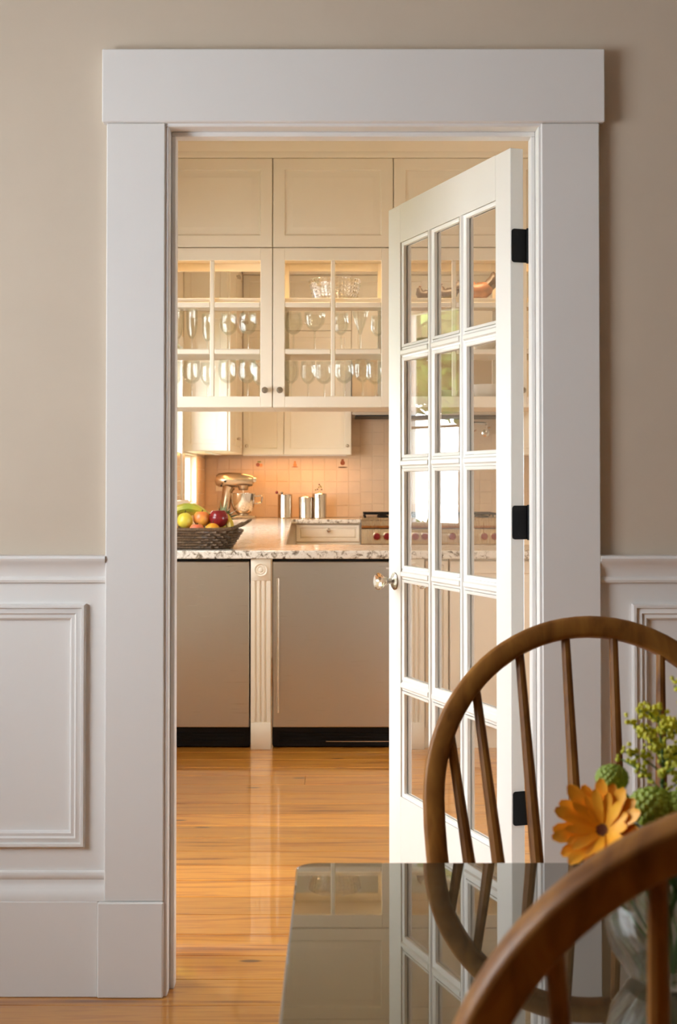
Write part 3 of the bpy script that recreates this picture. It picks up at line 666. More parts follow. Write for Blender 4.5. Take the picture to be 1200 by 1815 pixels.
for c in cells:
    t = tile(wb, Matrix.Translation((c[0], KY1, c[1])), min(P, KX1 - 0.003 - c[0]), c[2], M_['tile'])
    if c in DECT:
        xx, zz, yy = c[0] + P / 2, c[1] + P / 2, KY1 - 0.0088
        def disc(r, dx, dz, sx=1, sz=1):
            return MB().lathe([(r, 0), (r, 0.0006), (0, 0.0007)], 14, Matrix.Translation((xx + dx, yy + 0.0005, zz + dz)) @ Matrix.Diagonal((sx, 1, sz, 1)) @ Matrix.Rotation(R(90), 4, 'X'))
        k = DECT[c]
        if k == 'fruit':
            disc(0.018, -0.012, -0.01).build('motif', M_['motif_red'], t); disc(0.016, 0.016, -0.014).build('motif', M_['motif_orange'], t); disc(0.012, 0.0, 0.018, 1.6, 0.6).build('motif', M_['motif_green'], t)
        elif k == 'pear':
            disc(0.017, 0, -0.012).build('motif', M_['motif_orange'], t); disc(0.010, 0.0, 0.012, 1, 1.4).build('motif', M_['motif_orange'], t); disc(0.02, 0.0, -0.03, 1.5, 0.2).build('motif', M_['motif_red'], t)
        elif k == 'jug':
            disc(0.022, 0, 0.008).build('motif', M_['motif_red'], t); disc(0.01, 0, 0.034, 1.3, 1).build('motif', M_['motif_red'], t); disc(0.03, 0, -0.034, 1.5, 0.22).build('motif', M_['motif_brown'], t)
        else:
            for q, (ax, az) in enumerate(((-0.03, -0.022), (-0.012, -0.016), (0.0, 0.002), (0.004, 0.028), (0.022, 0.004), (0.026, -0.018), (0.014, 0.014))):
                disc(0.007, ax, az).build('motif', M_['motif_brown'] if q % 2 else M_['motif_green'], t)
# window wall tiles (face +X)
y = 10.81
while y < KY1 - 0.02:
    wd = min(P, KY1 - 0.01 - y); z = z0t
    while z < 1.47:
        hgt = min(P, 1.488 - z)
        a0, a1, b0, b1 = y, y + wd, z, z + hgt
        if not (a1 > WIN_SPLASH[1] and a0 < WIN_SPLASH[2] and b1 > WIN_SPLASH[3] and b0 < WIN_SPLASH[4]):
            tile(wl, at_(KX0, y, z, R(90)), wd, hgt, M_['tile'])
        z += P
    y += P
for lab, cx in (('cream double switch plate on the tiles behind the mixer', -1.105),):
    o = empty('switch_plate', (cx, KY1 - 0.008, 1.16), lab, 'switch plate')
    MB().box(cx - 0.04, cx + 0.04, KY1 - 0.013, KY1 - 0.0085, 1.16, 1.285, 0.002).build('plate', M_['cream'], o)
    for q in (-0.018, 0.018): MB().box(cx + q - 0.010, cx + q + 0.010, KY1 - 0.017, KY1 - 0.0135, 1.20, 1.245, 0.001).build('rocker', M_['cream'], o)

# ------------------------------------------------------------------ stemware
def goblet_proto(kind):
    rb, h = 0.032, 0.195
    P_ = {'wine': [(0.0045, 0.085), (0.012, 0.090), (0.028, 0.105), (0.036, 0.125), (0.037, 0.150), (0.033, 0.195)],
          'balloon': [(0.0045, 0.085), (0.015, 0.089), (0.034, 0.103), (0.044, 0.128), (0.044, 0.155), (0.038, 0.195)],
          'flute': [(0.0045, 0.060), (0.010, 0.066), (0.021, 0.085), (0.028, 0.120), (0.029, 0.160), (0.029, 0.210)],
          'coupe': [(0.0045, 0.100), (0.013, 0.104), (0.034, 0.120), (0.047, 0.142), (0.050, 0.165), (0.050, 0.190)],
          'cone': [(0.0045, 0.075), (0.006, 0.082), (0.018, 0.115), (0.029, 0.150), (0.041, 0.195)]}[kind]
    out = [(0, 0), (rb, 0), (rb, 0.002), (0.022, 0.0045), (0.007, 0.010), (0.0042, 0.018)] + P_
    inn = [(max(r - 0.0018, 0.001), z + 0.0006) for r, z in P_[::-1]]
    inn = [(P_[-1][0] - 0.0015, P_[-1][1])] + inn[1:-1] + [(0, P_[0][1] + 0.006)]
    mb = MB().lathe(out + inn, 20)
    bm = mb.bm; bmesh.ops.recalc_face_normals(bm, faces=bm.faces[:])
    me = bpy.data.meshes.new('goblet_' + kind); bm.to_mesh(me); bm.free()
    me.polygons.foreach_set('use_smooth', [True] * len(me.polygons)); me.materials.append(M_['goblet']); return me
GM = {k: goblet_proto(k) for k in ('wine', 'balloon', 'flute', 'coupe', 'cone')}
WORD = {'wine': 'clear wine glass', 'balloon': 'round-bowled clear wine glass', 'flute': 'tall slender clear glass', 'coupe': 'wide shallow clear coupe', 'cone': 'cone-shaped clear glass'}
ORD = ['first', 'second', 'third', 'fourth', 'fifth', 'sixth', 'seventh', 'eighth']
def shelf_row(items, z, where, grp):
    for n, (x, yy, k, s) in enumerate(items):
        o = bpy.data.objects.new('wine_glass', GM[k]); C.objects.link(o); o.location = (x, yy, z + 0.0005); o.scale = (s, s, s)
        o.rotation_euler = (0, 0, random.uniform(0, 6))
        tag(o, f'{WORD[k]}, {ORD[n]} from left, {where}', 'wine glass', grp)
LFT, RGT = 'cabinet beside the casing', 'cabinet holding the crystal bowl'
shelf_row([(-0.790, 6.98, 'flute', 1.0), (-0.72, 6.97, 'flute', 1.0), (-0.655, 7.08, 'flute', 0.95), (-0.543, 7.02, 'balloon', 0.99), (-0.447, 7.0, 'balloon', 0.99)], SH2, 'middle shelf, ' + LFT, 'stemware in the cabinets')
shelf_row([(-0.80, 6.97, 'wine', 1.03), (-0.72, 6.97, 'balloon', 1.04), (-0.655, 7.1, 'wine', 1.05), (-0.545, 6.98, 'balloon', 1.07), (-0.447, 6.97, 'balloon', 1.07), (-0.395, 7.12, 'wine', 1.05)], SHF, 'bottom shelf, ' + LFT, 'stemware in the cabinets')
shelf_row([(-0.222, 7.0, 'balloon', 1.0), (-0.117, 7.0, 'coupe', 1.03), (0.012, 7.06, 'wine', 1.03), (0.107, 6.98, 'cone', 1.03), (0.195, 7.05, 'wine', 0.95)], SH2, 'middle shelf, ' + RGT, 'stemware in the cabinets')
shelf_row([(-0.235, 7.0, 'wine', 1.05), (-0.150, 7.03, 'wine', 1.06), (-0.070, 6.98, 'balloon', 1.03), (0.028, 6.98, 'balloon', 1.06), (0.118, 6.96, 'wine', 1.07), (0.182, 7.02, 'balloon', 1.04)], SHF, 'bottom shelf, ' + RGT, 'stemware in the cabinets')

# cut crystal bowl: diamond facets in the wall
def crystal(loc, r0, r1, h):
    mb = MB(); n, m = 36, 6; vs, fs = [], []
    for j in range(m + 1):
        t = j / m; r = r0 + (r1 - r0) * t ** 0.6
        for k in range(n):
            a = 2 * PI * k / n
            rr = r; vs.append((rr * math.cos(a), rr * math.sin(a), h * t))
    for j in range(m):
        for k in range(n):
            k2 = (k + 1) % n; q = [j * n + k, j * n + k2, (j + 1) * n + k2, (j + 1) * n + k]
            c = sum((Vector(vs[e]) for e in q), Vector()) / 4; c += Vector((c.x, c.y, 0)).normalized() * 0.005; ap_ = len(vs); vs.append(tuple(c))
            for e in range(4): fs.append((q[e], q[(e + 1) % 4], ap_))
    ib = len(vs)
    for j in range(m + 1):
        t = j / m; r = r0 + (r1 - r0) * t ** 0.6 - 0.007
        for k in range(n):
            a = 2 * PI * k / n; vs.append((r * math.cos(a), r * math.sin(a), 0.008 + (h - 0.008) * t))
    for j in range(m):
        for k in range(n):
            k2 = (k + 1) % n; fs.append((ib + j * n + k, ib + (j + 1) * n + k, ib + (j + 1) * n + k2, ib + j * n + k2))
    for k in range(n):
        k2 = (k + 1) % n; fs.append((m * n + k, m * n + k2, ib + m * n + k2, ib + m * n + k))
    fs.append(tuple(range(n))[::-1]); fs.append(tuple(range(ib, ib + n)))
    mb.add(vs, fs, Matrix.Translation(loc)); return mb
tag(crystal((-0.018, 7.06, SH1 + 0.0005), 0.095, 0.128, 0.112).build('crystal_bowl', M_['crystal'], smooth=0), 'cut crystal bowl on the top shelf above the wine glasses', 'bowl')

# pottery in the third cabinet
M_['clay'] = simple('brown_glazed_clay', (0.03, 0.017, 0.010), 0.4, var=0.3, scale=20)
M_['rust'] = simple('rust_glazed_clay', (0.16, 0.068, 0.032), 0.4, var=0.6, scale=30)
M_['tin'] = simple('warm_canister_steel', (0.56, 0.49, 0.40), 0.14, 1.0, var=0.02)
M_['china'] = simple('white_china', (0.80, 0.76, 0.68), 0.25)
def figurine(x, yy, z, s, label, mat=None):
    g = empty('bird_figurine', (x, yy, z), label, 'figurine', 'pottery birds on the top shelf')
    T = Matrix.Translation((x, yy, z + 0.0005)) @ Matrix.Scale(s, 4)
    b = MB().lathe([(0, 0), (0.026, 0), (0.024, 0.006), (0.013, 0.014), (0.012, 0.024), (0, 0.024)], 14, T)
    b.tube([(0.055, 0, 0.075), (0.035, 0, 0.060), (0.0, 0, 0.042), (-0.030, 0, 0.046), (-0.042, 0, 0.064), (-0.046, 0, 0.086), (-0.052, 0, 0.096)], [0.010, 0.030, 0.043, 0.041, 0.029, 0.018, 0.009], 14, T)
    b.build('body', mat or M_['clay'], g)
    MB().tube([(0.03, 0, 0.06), (0.055, 0, 0.085), (0.062, 0, 0.11), (0.055, 0, 0.128)], [0.024, 0.027, 0.020, 0.005], 10, T).build('tail', M_['clay'], g)
    MB().tube([(-0.048, 0, 0.095), (-0.043, 0, 0.106), (-0.034, 0, 0.104)], [0.004, 0.006, 0.003], 8, T).tube([(-0.052, 0, 0.092), (-0.066, 0, 0.088)], [0.005, 0.001], 8, T).build('comb', M_['rust'], g)
figurine(0.435, 7.04, SH1, 0.75, 'small brown pottery bird seen through the upper door pane', None)
figurine(0.545, 7.04, SH1, 0.85, 'brown pottery bird with upright tail behind the middle door pane', None)
figurine(0.70, 7.02, SH1, 1.15, 'large rust coloured pottery rooster on the top cabinet shelf', M_['rust'])
def bowl(x, yy, z, r, h, label, mat, name='china_bowl', grp='china in the third cabinet'):
    mb = MB().lathe([(0, 0), (r * 0.5, 0), (r * 0.52, 0.006), (r * 0.85, h * 0.4), (r, h), (r - 0.004, h), (r * 0.80, h * 0.42), (r * 0.4, 0.012), (0, 0.011)], 28, Matrix.Translation((x, yy, z + 0.0005)))
    return tag(mb.build(name, mat), label, 'bowl', grp)
bowl(0.47, 7.03, SH2, 0.085, 0.07, 'white china bowl on the middle shelf behind the door', M_['china'])
bowl(0.72, 7.0, SH2, 0.07, 0.10, 'deep white china bowl at the end of the middle shelf', M_['china'])
bowl(0.74, 6.99, SHF, 0.085, 0.085, 'straight-sided white bowl on the bottom shelf behind the door', M_['china'])
bowl(0.52, 7.05, SHF, 0.075, 0.06, 'shallow white bowl on the bottom shelf behind the door', M_['china'])

# ------------------------------------------------------------------ mixer
mx = empty('stand_mixer', (-0.94, 12.88, CT), 'polished steel stand mixer on the granite corner', 'mixer')
yc, zc = 12.88, CT + 0.0005
M_['mixer'] = simple('champagne_metal', (0.48, 0.37, 0.25), 0.25, 0.85, var=0.02)
b = MB().box(-1.09, -0.75, yc - 0.095, yc + 0.095, zc, zc + 0.028, 0.012, seg=3)
b.tube([(-1.035, yc, zc + 0.02), (-1.03, yc, zc + 0.09), (-1.015, yc, zc + 0.17), (-1.005, yc, zc + 0.25), (-0.99, yc, zc + 0.29)], [0.062, 0.05, 0.044, 0.048, 0.06], 16)
b.build('stand', M_['mixer'], mx)
h = MB(); hp = [(-1.115, 0.345, 0.02), (-1.108, 0.345, 0.046), (-1.08, 0.347, 0.062), (-1.0, 0.348, 0.068), (-0.90, 0.345, 0.066), (-0.84, 0.342, 0.060), (-0.795, 0.340, 0.052), (-0.775, 0.338, 0.044), (-0.77, 0.338, 0.02)]
h.tube([(x_, yc, zc + z_) for x_, z_, r_ in hp], [r_ for x_, z_, r_ in hp], 20)
h.tube([(-0.862, yc, zc + 0.30), (-0.862, yc, zc + 0.255)], [0.055, 0.042], 18)
hd_ = h.build('motor_head', M_['mixer'], mx)
MB().tube([(-0.775, yc, zc + 0.345), (-0.745, yc, zc + 0.345)], [0.026, 0.022], 14).build('hub_cap', M_['chrome'], hd_)
MB().tube([(-1.02, yc - 0.066, zc + 0.335), (-1.02, yc - 0.078, zc + 0.335)], 0.010, 10).tube([(-1.055, yc - 0.058, zc + 0.30), (-1.055, yc - 0.075, zc + 0.295)], 0.008, 8).build('speed_lever', M_['black'], hd_)
bw = MB().lathe([(0, 0.030), (0.05, 0.030), (0.052, 0.040), (0.062, 0.046), (0.090, 0.075), (0.106, 0.12), (0.112, 0.17), (0.115, 0.225), (0.118, 0.228), (0.113, 0.23), (0.109, 0.17), (0.102, 0.12), (0.086, 0.08), (0.05, 0.05), (0, 0.048)], 32, Matrix.Translation((-0.862, yc, zc))).build('mixing_bowl', M_['chrome'], mx)
MB().tube([(-0.755, yc, zc + 0.20), (-0.70, yc, zc + 0.205), (-0.69, yc, zc + 0.19), (-0.70, yc, zc + 0.14), (-0.752, yc, zc + 0.135)], 0.008, 10).build('bowl_handle', M_['chrome'], bw)
MB().tube([(-0.862, yc, zc + 0.255), (-0.862, yc, zc + 0.08)], 0.008, 8).build('beater', M_['chrome'], mx)

# canisters
def canister(x, yy, r, h, label):
    g = empty('canister', (x, yy, CT), label, 'canister', 'steel canisters by the range')
    T = Matrix.Translation((x, yy, CT + 0.0005))
    MB().lathe([(0, 0), (r, 0), (r + 0.001, 0.004), (r, 0.008), (r, h - 0.035), (0, h - 0.035)], 32, T).build('body', M_['tin'], g)
    l = MB().lathe([(0, h - 0.0345), (r + 0.002, h - 0.0345), (r + 0.002, h - 0.006), (r - 0.004, h), (0, h)], 32, T).build('lid', M_['tin'], g)
    MB().lathe([(0, h), (0.006, h), (0.005, h + 0.008), (0.010, h + 0.014), (0, h + 0.02)], 12, T).build('lid_knob', M_['tin'], l)
    return g
canister(-0.302, 13.02, 0.062, 0.195, 'short steel canister between the two taller tins')
canister(-0.175, 13.04, 0.065, 0.225, 'tall lidded steel canister nearest the range')
cr = empty('utensil_crock', (-0.49, 13.03, CT), 'open steel utensil crock with utensils nearest the mixer', 'crock')
MB().lathe([(0, 0), (0.066, 0), (0.068, 0.004), (0.066, 0.01), (0.066, 0.212), (0.069, 0.216), (0.064, 0.216), (0.063, 0.01), (0, 0.009)], 32, Matrix.Translation((-0.49, 13.03, CT + 0.0005))).build('body', M_['tin'], cr)
for q, (dx, lab) in enumerate(((-0.075, 'red-tipped ladle leaning from the utensil crock'), (-0.03, 'steel spoon standing in the utensil crock'))):
    g = empty('ladle', (-0.49, 13.03, CT + 0.02), lab, 'utensil')
    MB().tube([(-0.485 - dx * 0.2, 13.03, CT + 0.012), (-0.49 + dx * 0.8, 13.02, CT + 0.225)], 0.005, 8).build('handle', M_['pewter'], g)
    MB().sphere((-0.49 + dx * 1.0, 13.015, CT + 0.235 - 0.05 * (q == 0) * 0), 0.014, 12, 8).build('ladle_end', M_['red'] if q == 0 else M_['pewter'], g)

# ------------------------------------------------------------------ fruit basket
M_['wicker'] = wood('dark_wicker', [(0.3, (0.04, 0.02, 0.008)), (0.55, (0.115, 0.064, 0.028)), (0.75, (0.23, 0.14, 0.07))], (34, 34, 34), 0.6, 0.1, vary=False)
bx, by, bz = -0.735, 6.80, CT + 0.0005
bk = empty('fruit_basket', (bx, by, bz), 'dark wicker basket heaped with fruit on the peninsula', 'basket')
def bring(t, a, off=0.0):
    hx, hy = 0.215 + 0.055 * t + off, 0.125 + 0.045 * t + off
    c, s_ = math.cos(a), math.sin(a); e = 0.55
    return (bx + hx * math.copysign(abs(c) ** e, c), by + hy * math.copysign(abs(s_) ** e, s_))
wv = MB(); NST = 27; rows = 7
for j in range(rows):
    t = (j + 0.5) / rows; pts = []
    for k in range(NST * 2):
        a = 2 * PI * k / (NST * 2); off = 0.0075 * math.cos(PI * (k + 1 * (j % 2)) ) if True else 0
        x_, y_ = bring(t, a, off); pts.append((x_, y_, bz + 0.004 + t * 0.084))
    wv.tube(pts, 0.0082, 6, closed=True)
wv.build('weave', M_['wicker'], bk)
for k in range(NST):
    a = 2 * PI * (k + 0.25) / NST; MB().tube([(*bring(0, a), bz + 0.004), (*bring(1, a), bz + 0.091)], 0.0035, 5).build('stake', M_['wicker'], bk)
MB().tube([(*bring(1.05, 2 * PI * k / 64), bz + 0.093 + 0.024 * abs(math.cos(2 * PI * k / 64)) ** 6) for k in range(64)], 0.009, 8, closed=True).build('rim', M_['wicker'], bk)
MB().prism([bring(0, 2 * PI * k / 40, -0.002) for k in range(40)], bz, bz + 0.006).build('base', M_['wicker'], bk)
for sg in (1, -1):
    MB().tube([(bx + sg * 0.272, by - 0.06, bz + 0.108), (bx + sg * 0.305, by - 0.045, bz + 0.129), (bx + sg * 0.315, by, bz + 0.135), (bx + sg * 0.305, by + 0.045, bz + 0.129), (bx + sg * 0.272, by + 0.06, bz + 0.108)], 0.007, 8).build('handle', M_['wicker'], bk)
def fruit_mat(name, c1, c2, rough=0.35):
    m, nt, p, out = nodes(name); co = coords(nt); n1 = N(nt, 'ShaderNodeTexNoise'); n1.inputs['Scale'].default_value = 14
    nt.links.new(co, n1.inputs['Vector']); nt.links.new(ramp(nt, n1.outputs[0], [(0.35, c1), (0.65, c2)]), p.inputs['Base Color']); p.inputs['Roughness'].default_value = rough; return m
FR = {'lemon': fruit_mat('lemon_skin', (0.62, 0.50, 0.04), (0.72, 0.60, 0.08)), 'orange': fruit_mat('orange_skin', (0.75, 0.30, 0.02), (0.80, 0.38, 0.03)),
      'peach': fruit_mat('peach_skin', (0.70, 0.18, 0.05), (0.80, 0.42, 0.07)), 'apple': fruit_mat('red_apple_skin', (0.16, 0.008, 0.012), (0.30, 0.02, 0.02), 0.2),
      'pink': fruit_mat('rosy_skin', (0.62, 0.12, 0.06), (0.70, 0.30, 0.10)), 'banana': fruit_mat('banana_skin', (0.70, 0.48, 0.05), (0.76, 0.58, 0.10)),
      'green': fruit_mat('green_banana_skin', (0.30, 0.34, 0.03), (0.55, 0.46, 0.05)), 'leaf': fruit_mat('pineapple_leaf', (0.16, 0.22, 0.09), (0.36, 0.40, 0.22), 0.5), 'stem': fruit_mat('stem_brown', (0.06, 0.035, 0.015), (0.10, 0.06, 0.02), 0.7)}
def fruit(name, x, yy, z, r, m, label, sz=1.0, dimple=True):
    prof = []
    for i in range(15):
        a = PI * i / 14; rr = r * math.sin(a); zz = -r * sz * math.cos(a)
        if dimple and i >= 12: zz -= (i - 11) * r * 0.10
        if dimple and i <= 1: zz += r * 0.06
        prof.append((rr if 0 < i < 14 else 0, zz))
    g = empty(name, (x, yy, z - r), label, 'fruit', 'fruit in the wicker basket')
    MB().lathe(prof, 20, Matrix.Translation((x, yy, z))).build('flesh', FR[m], g)
    top = prof[-1][1]
    MB().tube([(x, yy, z + top - 0.003), (x + 0.004, yy, z + top + r * 0.3)], 0.0022, 6).build('stalk', FR['stem'], g)
ZF = bz
fruit('lemon', -0.728, 6.75, ZF + 0.132, 0.037, 'lemon', 'yellow lemon at the casing end of the basket', 1.05, False)
fruit('peach', -0.652, 6.785, ZF + 0.142, 0.041, 'peach', 'orange and red peach in the middle of the basket')
fruit('apple', -0.570, 6.775, ZF + 0.144, 0.046, 'apple', 'dark red apple on top of the basket')
fruit('orange', -0.594, 6.712, ZF + 0.088, 0.036, 'orange', 'orange low at the front rim under the apple', 0.95, False)
fruit('nectarine', -0.668, 6.712, ZF + 0.086, 0.037, 'pink', 'rosy nectarine low at the front rim under the peach')
fruit('orange', -0.79, 6.73, ZF + 0.086, 0.036, 'orange', 'orange tucked at the hidden end of the basket', 0.95, False)
for q, (sx, yy, zz, m, lab) in enumerate(((-0.72, 6.83, 0.168, 'green', 'greenish banana lying across the back of the basket'), (-0.70, 6.86, 0.150, 'banana', 'yellow banana behind the greenish banana'))):
    g = empty('banana', (sx, yy, ZF + 0.1), lab, 'fruit', 'fruit in the wicker basket')
    pts = [(sx - 0.10 + 0.2 * t, yy, ZF + zz + 0.035 * math.sin(PI * t) - 0.01) for t in [k / 10 for k in range(11)]]
    MB().tube(pts, [0.007, 0.015, 0.019, 0.021, 0.022, 0.022, 0.022, 0.020, 0.017, 0.012, 0.006], 7).build('flesh', FR[m], g)
    MB().tube([pts[-1], (pts[-1][0] + 0.03, yy, pts[-1][2] + 0.004)], [0.006, 0.0045], 6).build('stalk', FR['stem'], g)
g = empty('banana', (-0.53, 6.78, ZF + 0.1), 'yellow banana standing at the handle end beside the apple', 'fruit', 'fruit in the wicker basket')
pts = [(-0.548 + 0.035 * math.sin(PI * t * 0.6), 6.80 - 0.03 * t, ZF + 0.165 - 0.09 * t) for t in [k / 10 for k in range(11)]]
MB().tube(pts, [0.008, 0.016, 0.019, 0.02, 0.02, 0.02, 0.019, 0.018, 0.016, 0.012, 0.007], 7).build('flesh', FR['banana'], g)
g = empty('pineapple', (-0.60, 6.862, ZF + 0.06), 'pineapple with spiky crown at the back of the basket', 'fruit', 'fruit in the wicker basket')
TP = Matrix.Translation((-0.60, 6.862, ZF + 0.080)) @ Matrix.Rotation(R(35), 4, 'Y')
MB().lathe([(0, -0.06), (0.032, -0.05), (0.046, -0.02), (0.048, 0.02), (0.038, 0.05), (0.02, 0.062), (0, 0.064)], 20, TP).build('flesh', FR['banana'], g)
lf = MB()
for k in range(26):
    a = k * 2.4; tl = 0.25 + 0.75 * (k / 26); L = 0.085 + 0.02 * math.sin(k)
    sp = (1.15 - tl) * 1.0
    d = Vector((math.cos(a) * sp, math.sin(a) * sp, 1.0)).normalized(); o_ = Vector((0, 0, 0.055))
    p2 = o_ + d * L * 0.6; p3 = o_ + d * L + Vector((math.cos(a), math.sin(a), 0)) * 0.02 * sp
    lf.tube([o_, p2, p3], [0.007, 0.0085, 0.0008], 4, TP, sec=[(0.25, 0), (0, 1), (-0.25, 0), (0, -1)])
lf.build('leaf_crown', FR['leaf'], g)

# ------------------------------------------------------------------ outside, seen mirrored in the door and through the windows
M_['leafm'] = simple('garden_leaf', (0.15, 0.25, 0.05), 0.6, var=0.5, scale=3, **{'Subsurface Weight': 0.0})
M_['bark'] = simple('tree_bark', (0.16, 0.12, 0.09), 0.8, var=0.3)
def tree(x, yy, h, rad, label, n):
    g = empty('garden_tree', (x, yy, -0.3), label, 'tree', 'garden trees outside the kitchen windows')
    MB().tube([(x, yy, -0.3), (x + 0.03, yy, h * 0.4), (x - 0.05, yy + 0.1, h * 0.8)], [0.09, 0.07, 0.03], 8).build('trunk', M_['bark'], g)
    mb = MB()
    vs, fs = [], []
    for k in range(n):
        d = Vector((random.gauss(0, 1), random.gauss(0, 1), random.gauss(0, 1))).normalized() * random.random() ** 0.4
        c = Vector((x + d.x * rad, yy + d.y * rad * 1.2, h * 0.79 + d.z * h * 0.24))
        u = Vector((random.gauss(0, 1), random.gauss(0, 1), random.gauss(0, 1))).normalized(); v = u.orthogonal().normalized()
        b0 = len(vs); s_ = random.uniform(0.05, 0.09)
        vs += [c - u * s_, c + v * s_ * 0.45, c + u * s_, c - v * s_ * 0.45]; fs.append((b0, b0 + 1, b0 + 2, b0 + 3))
    mb.add(vs, fs); tag(mb.build('foliage', M_['leafm'], g, smooth=0), kind='stuff')
tree(-3.6, 8.1, 3.0, 0.95, 'leafy green garden tree mirrored in the glass door', 5500)
tree(-3.4, 9.0, 0.95, 0.6, 'low green garden shrub below the kitchen window sill', 3500)
tree(-4.8, 11.0, 3.4, 0.9, 'taller garden tree beyond the wide kitchen window', 2200)
struct(MB().box(-14, KX0 - 0.13, 3.6, 20, -0.4, -0.3).build('ground', simple('lawn_green', (0.12, 0.17, 0.055), 0.9, var=0.3)), 'lawn outside the kitchen windows', 'lawn')
M_['shade'] = simple('white_cotton', (0.85, 0.85, 0.84), 0.8)
def translucent(name, col):
    m, nt, p, out = nodes(name); p.inputs['Base Color'].default_value = (*col, 1); p.inputs['Roughness'].default_value = 0.8
    t = N(nt, 'ShaderNodeBsdfTranslucent'); t.inputs[0].default_value = (*col, 1); ms = N(nt, 'ShaderNodeMixShader'); ms.inputs[0].default_value = 0.85
    nt.links.new(p.outputs[0], ms.inputs[1]); nt.links.new(t.outputs[0], ms.inputs[2])
    tr_ = N(nt, 'ShaderNodeBsdfTransparent'); m2 = N(nt, 'ShaderNodeMixShader'); m2.inputs[0].default_value = 0.5; nt.links.new(ms.outputs[0], m2.inputs[1]); nt.links.new(tr_.outputs[0], m2.inputs[2]); nt.links.new(m2.outputs[0], out.inputs[0]); return m
cs = empty('cafe_curtain', (KX0 - 0.03, 6.04, 1.13), 'white cafe curtain across the lower kitchen window', 'curtain')
cv = MB(); vs, fs = [], []
n = 80
for k in range(n + 1):
    yy = 5.66 + 0.76 * k / n; xx = KX0 - 0.025 + 0.006 * math.sin(k * 0.9)
    vs += [(xx, yy, 1.13), (xx, yy, 1.47)]
for k in range(n): fs.append((2 * k, 2 * k + 2, 2 * k + 3, 2 * k + 1))
cv.add(vs, fs); cv.build('fabric', translucent('sheer_cotton', (0.95, 0.95, 0.94)), cs)
MB().tube([(KX0 - 0.025, 5.625, 1.478), (KX0 - 0.025, 6.455, 1.478)], 0.006, 8).build('rod', M_['pewter'], cs)

# ------------------------------------------------------------------ kitchen ceiling lights
for (x, yy, pw, t) in ((0.35, 5.2, 2, 'recessed ceiling light over the aisle by the glass door'), (-0.6, 5.2, 2, 'recessed ceiling light over the aisle by the window'), (0.5, 9.2, 15, 'recessed ceiling light in the middle of the kitchen'), (0.5, 11.4, 16, 'recessed ceiling light before the range'), (-0.6, 9.2, 9, 'recessed ceiling light over the counter run')):
    g = empty('recessed_light', (x, yy, CZ - 0.012), t, 'ceiling light', 'recessed ceiling lights')
    MB().lathe([(0.09, CZ), (0.09, CZ - 0.008), (0.072, CZ - 0.010), (0.068, CZ)], 24, Matrix.Translation((x, yy, 0)), cap=False).build('trim_ring', M_['white'], g)
    lamp('ceiling_spot', (x, yy, CZ - 0.012), pw, WARM, 0.12)

# ------------------------------------------------------------------ dining table
def round_rect(x0, x1, y0, y1, r, n=6):
    pts = []
    for cx, cy, a0 in ((x1 - r, y1 - r, 0), (x0 + r, y1 - r, 90), (x0 + r, y0 + r, 180), (x1 - r, y0 + r, 270)):
        for k in range(n + 1): a = R(a0 + 90 * k / n); pts.append((cx + r * math.cos(a), cy + r * math.sin(a)))
    return pts
TX0, TX1, TY0, TY1, TZ = -0.054, 1.60, 1.012, 1.840, 0.730
m, nt, p, out = nodes('polished_table_top')
co = coords(nt, (2, 30, 30)); n1 = N(nt, 'ShaderNodeTexNoise'); n1.inputs['Scale'].default_value = 2; nt.links.new(co, n1.inputs['Vector'])
nt.links.new(ramp(nt, n1.outputs[0], [(0.3, (0.060, 0.043, 0.022)), (0.7, (0.085, 0.062, 0.032))]), p.inputs['Base Color'])
p.inputs['Roughness'].default_value = 0.02; p.inputs['IOR'].default_value = 2.3; p.inputs['Coat Weight'].default_value = 0.3; p.inputs['Coat Roughness'].default_value = 0.0
M_['table'] = m
tb = empty('dining_table', (0.77, 1.4, 0), 'dark mirror-polished dining table with rounded corners', 'table')
bm = bmesh.new(); vs = [bm.verts.new((x, y, TZ - 0.022)) for x, y in round_rect(TX0, TX1, TY0, TY1, 0.028)]
f = bm.faces.new(vs); r = bmesh.ops.extrude_face_region(bm, geom=[f]); bmesh.ops.translate(bm, verts=[e for e in r['geom'] if isinstance(e, bmesh.types.BMVert)], vec=(0, 0, 0.022))
ed = [e for e in bm.edges if abs(e.verts[0].co.z - e.verts[1].co.z) < 1e-6]
bmesh.ops.bevel(bm, geom=ed, offset=0.003, segments=2, affect='EDGES', profile=0.5)
mb = MB(); mb.bm.free(); mb.bm = bm; mb.build('table_top', M_['table'], tb, smooth=20)
ap = MB().box(TX0 + 0.08, TX1 - 0.08, TY0 + 0.07, TY0 + 0.09, TZ - 0.10, TZ - 0.0225).box(TX0 + 0.08, TX1 - 0.08, TY1 - 0.09, TY1 - 0.07, TZ - 0.10, TZ - 0.0225).box(TX0 + 0.08, TX0 + 0.10, TY0 + 0.09, TY1 - 0.09, TZ - 0.10, TZ - 0.0225).box(TX1 - 0.10, TX1 - 0.08, TY0 + 0.09, TY1 - 0.09, TZ - 0.10, TZ - 0.0225)
ap.build('apron', M_['chair'], tb)
for x in (TX0 + 0.045, TX1 - 0.045):
    for yy in (TY0 + 0.045, TY1 - 0.045): MB().lathe([(0, 0), (0.017, 0), (0.02, 0.02), (0.027, 0.55), (0.033, 0.62), (0.033, TZ - 0.0225), (0, TZ - 0.0225)], 16, Matrix.Translation((x, yy, 0))).build('leg', M_['chair'], tb)

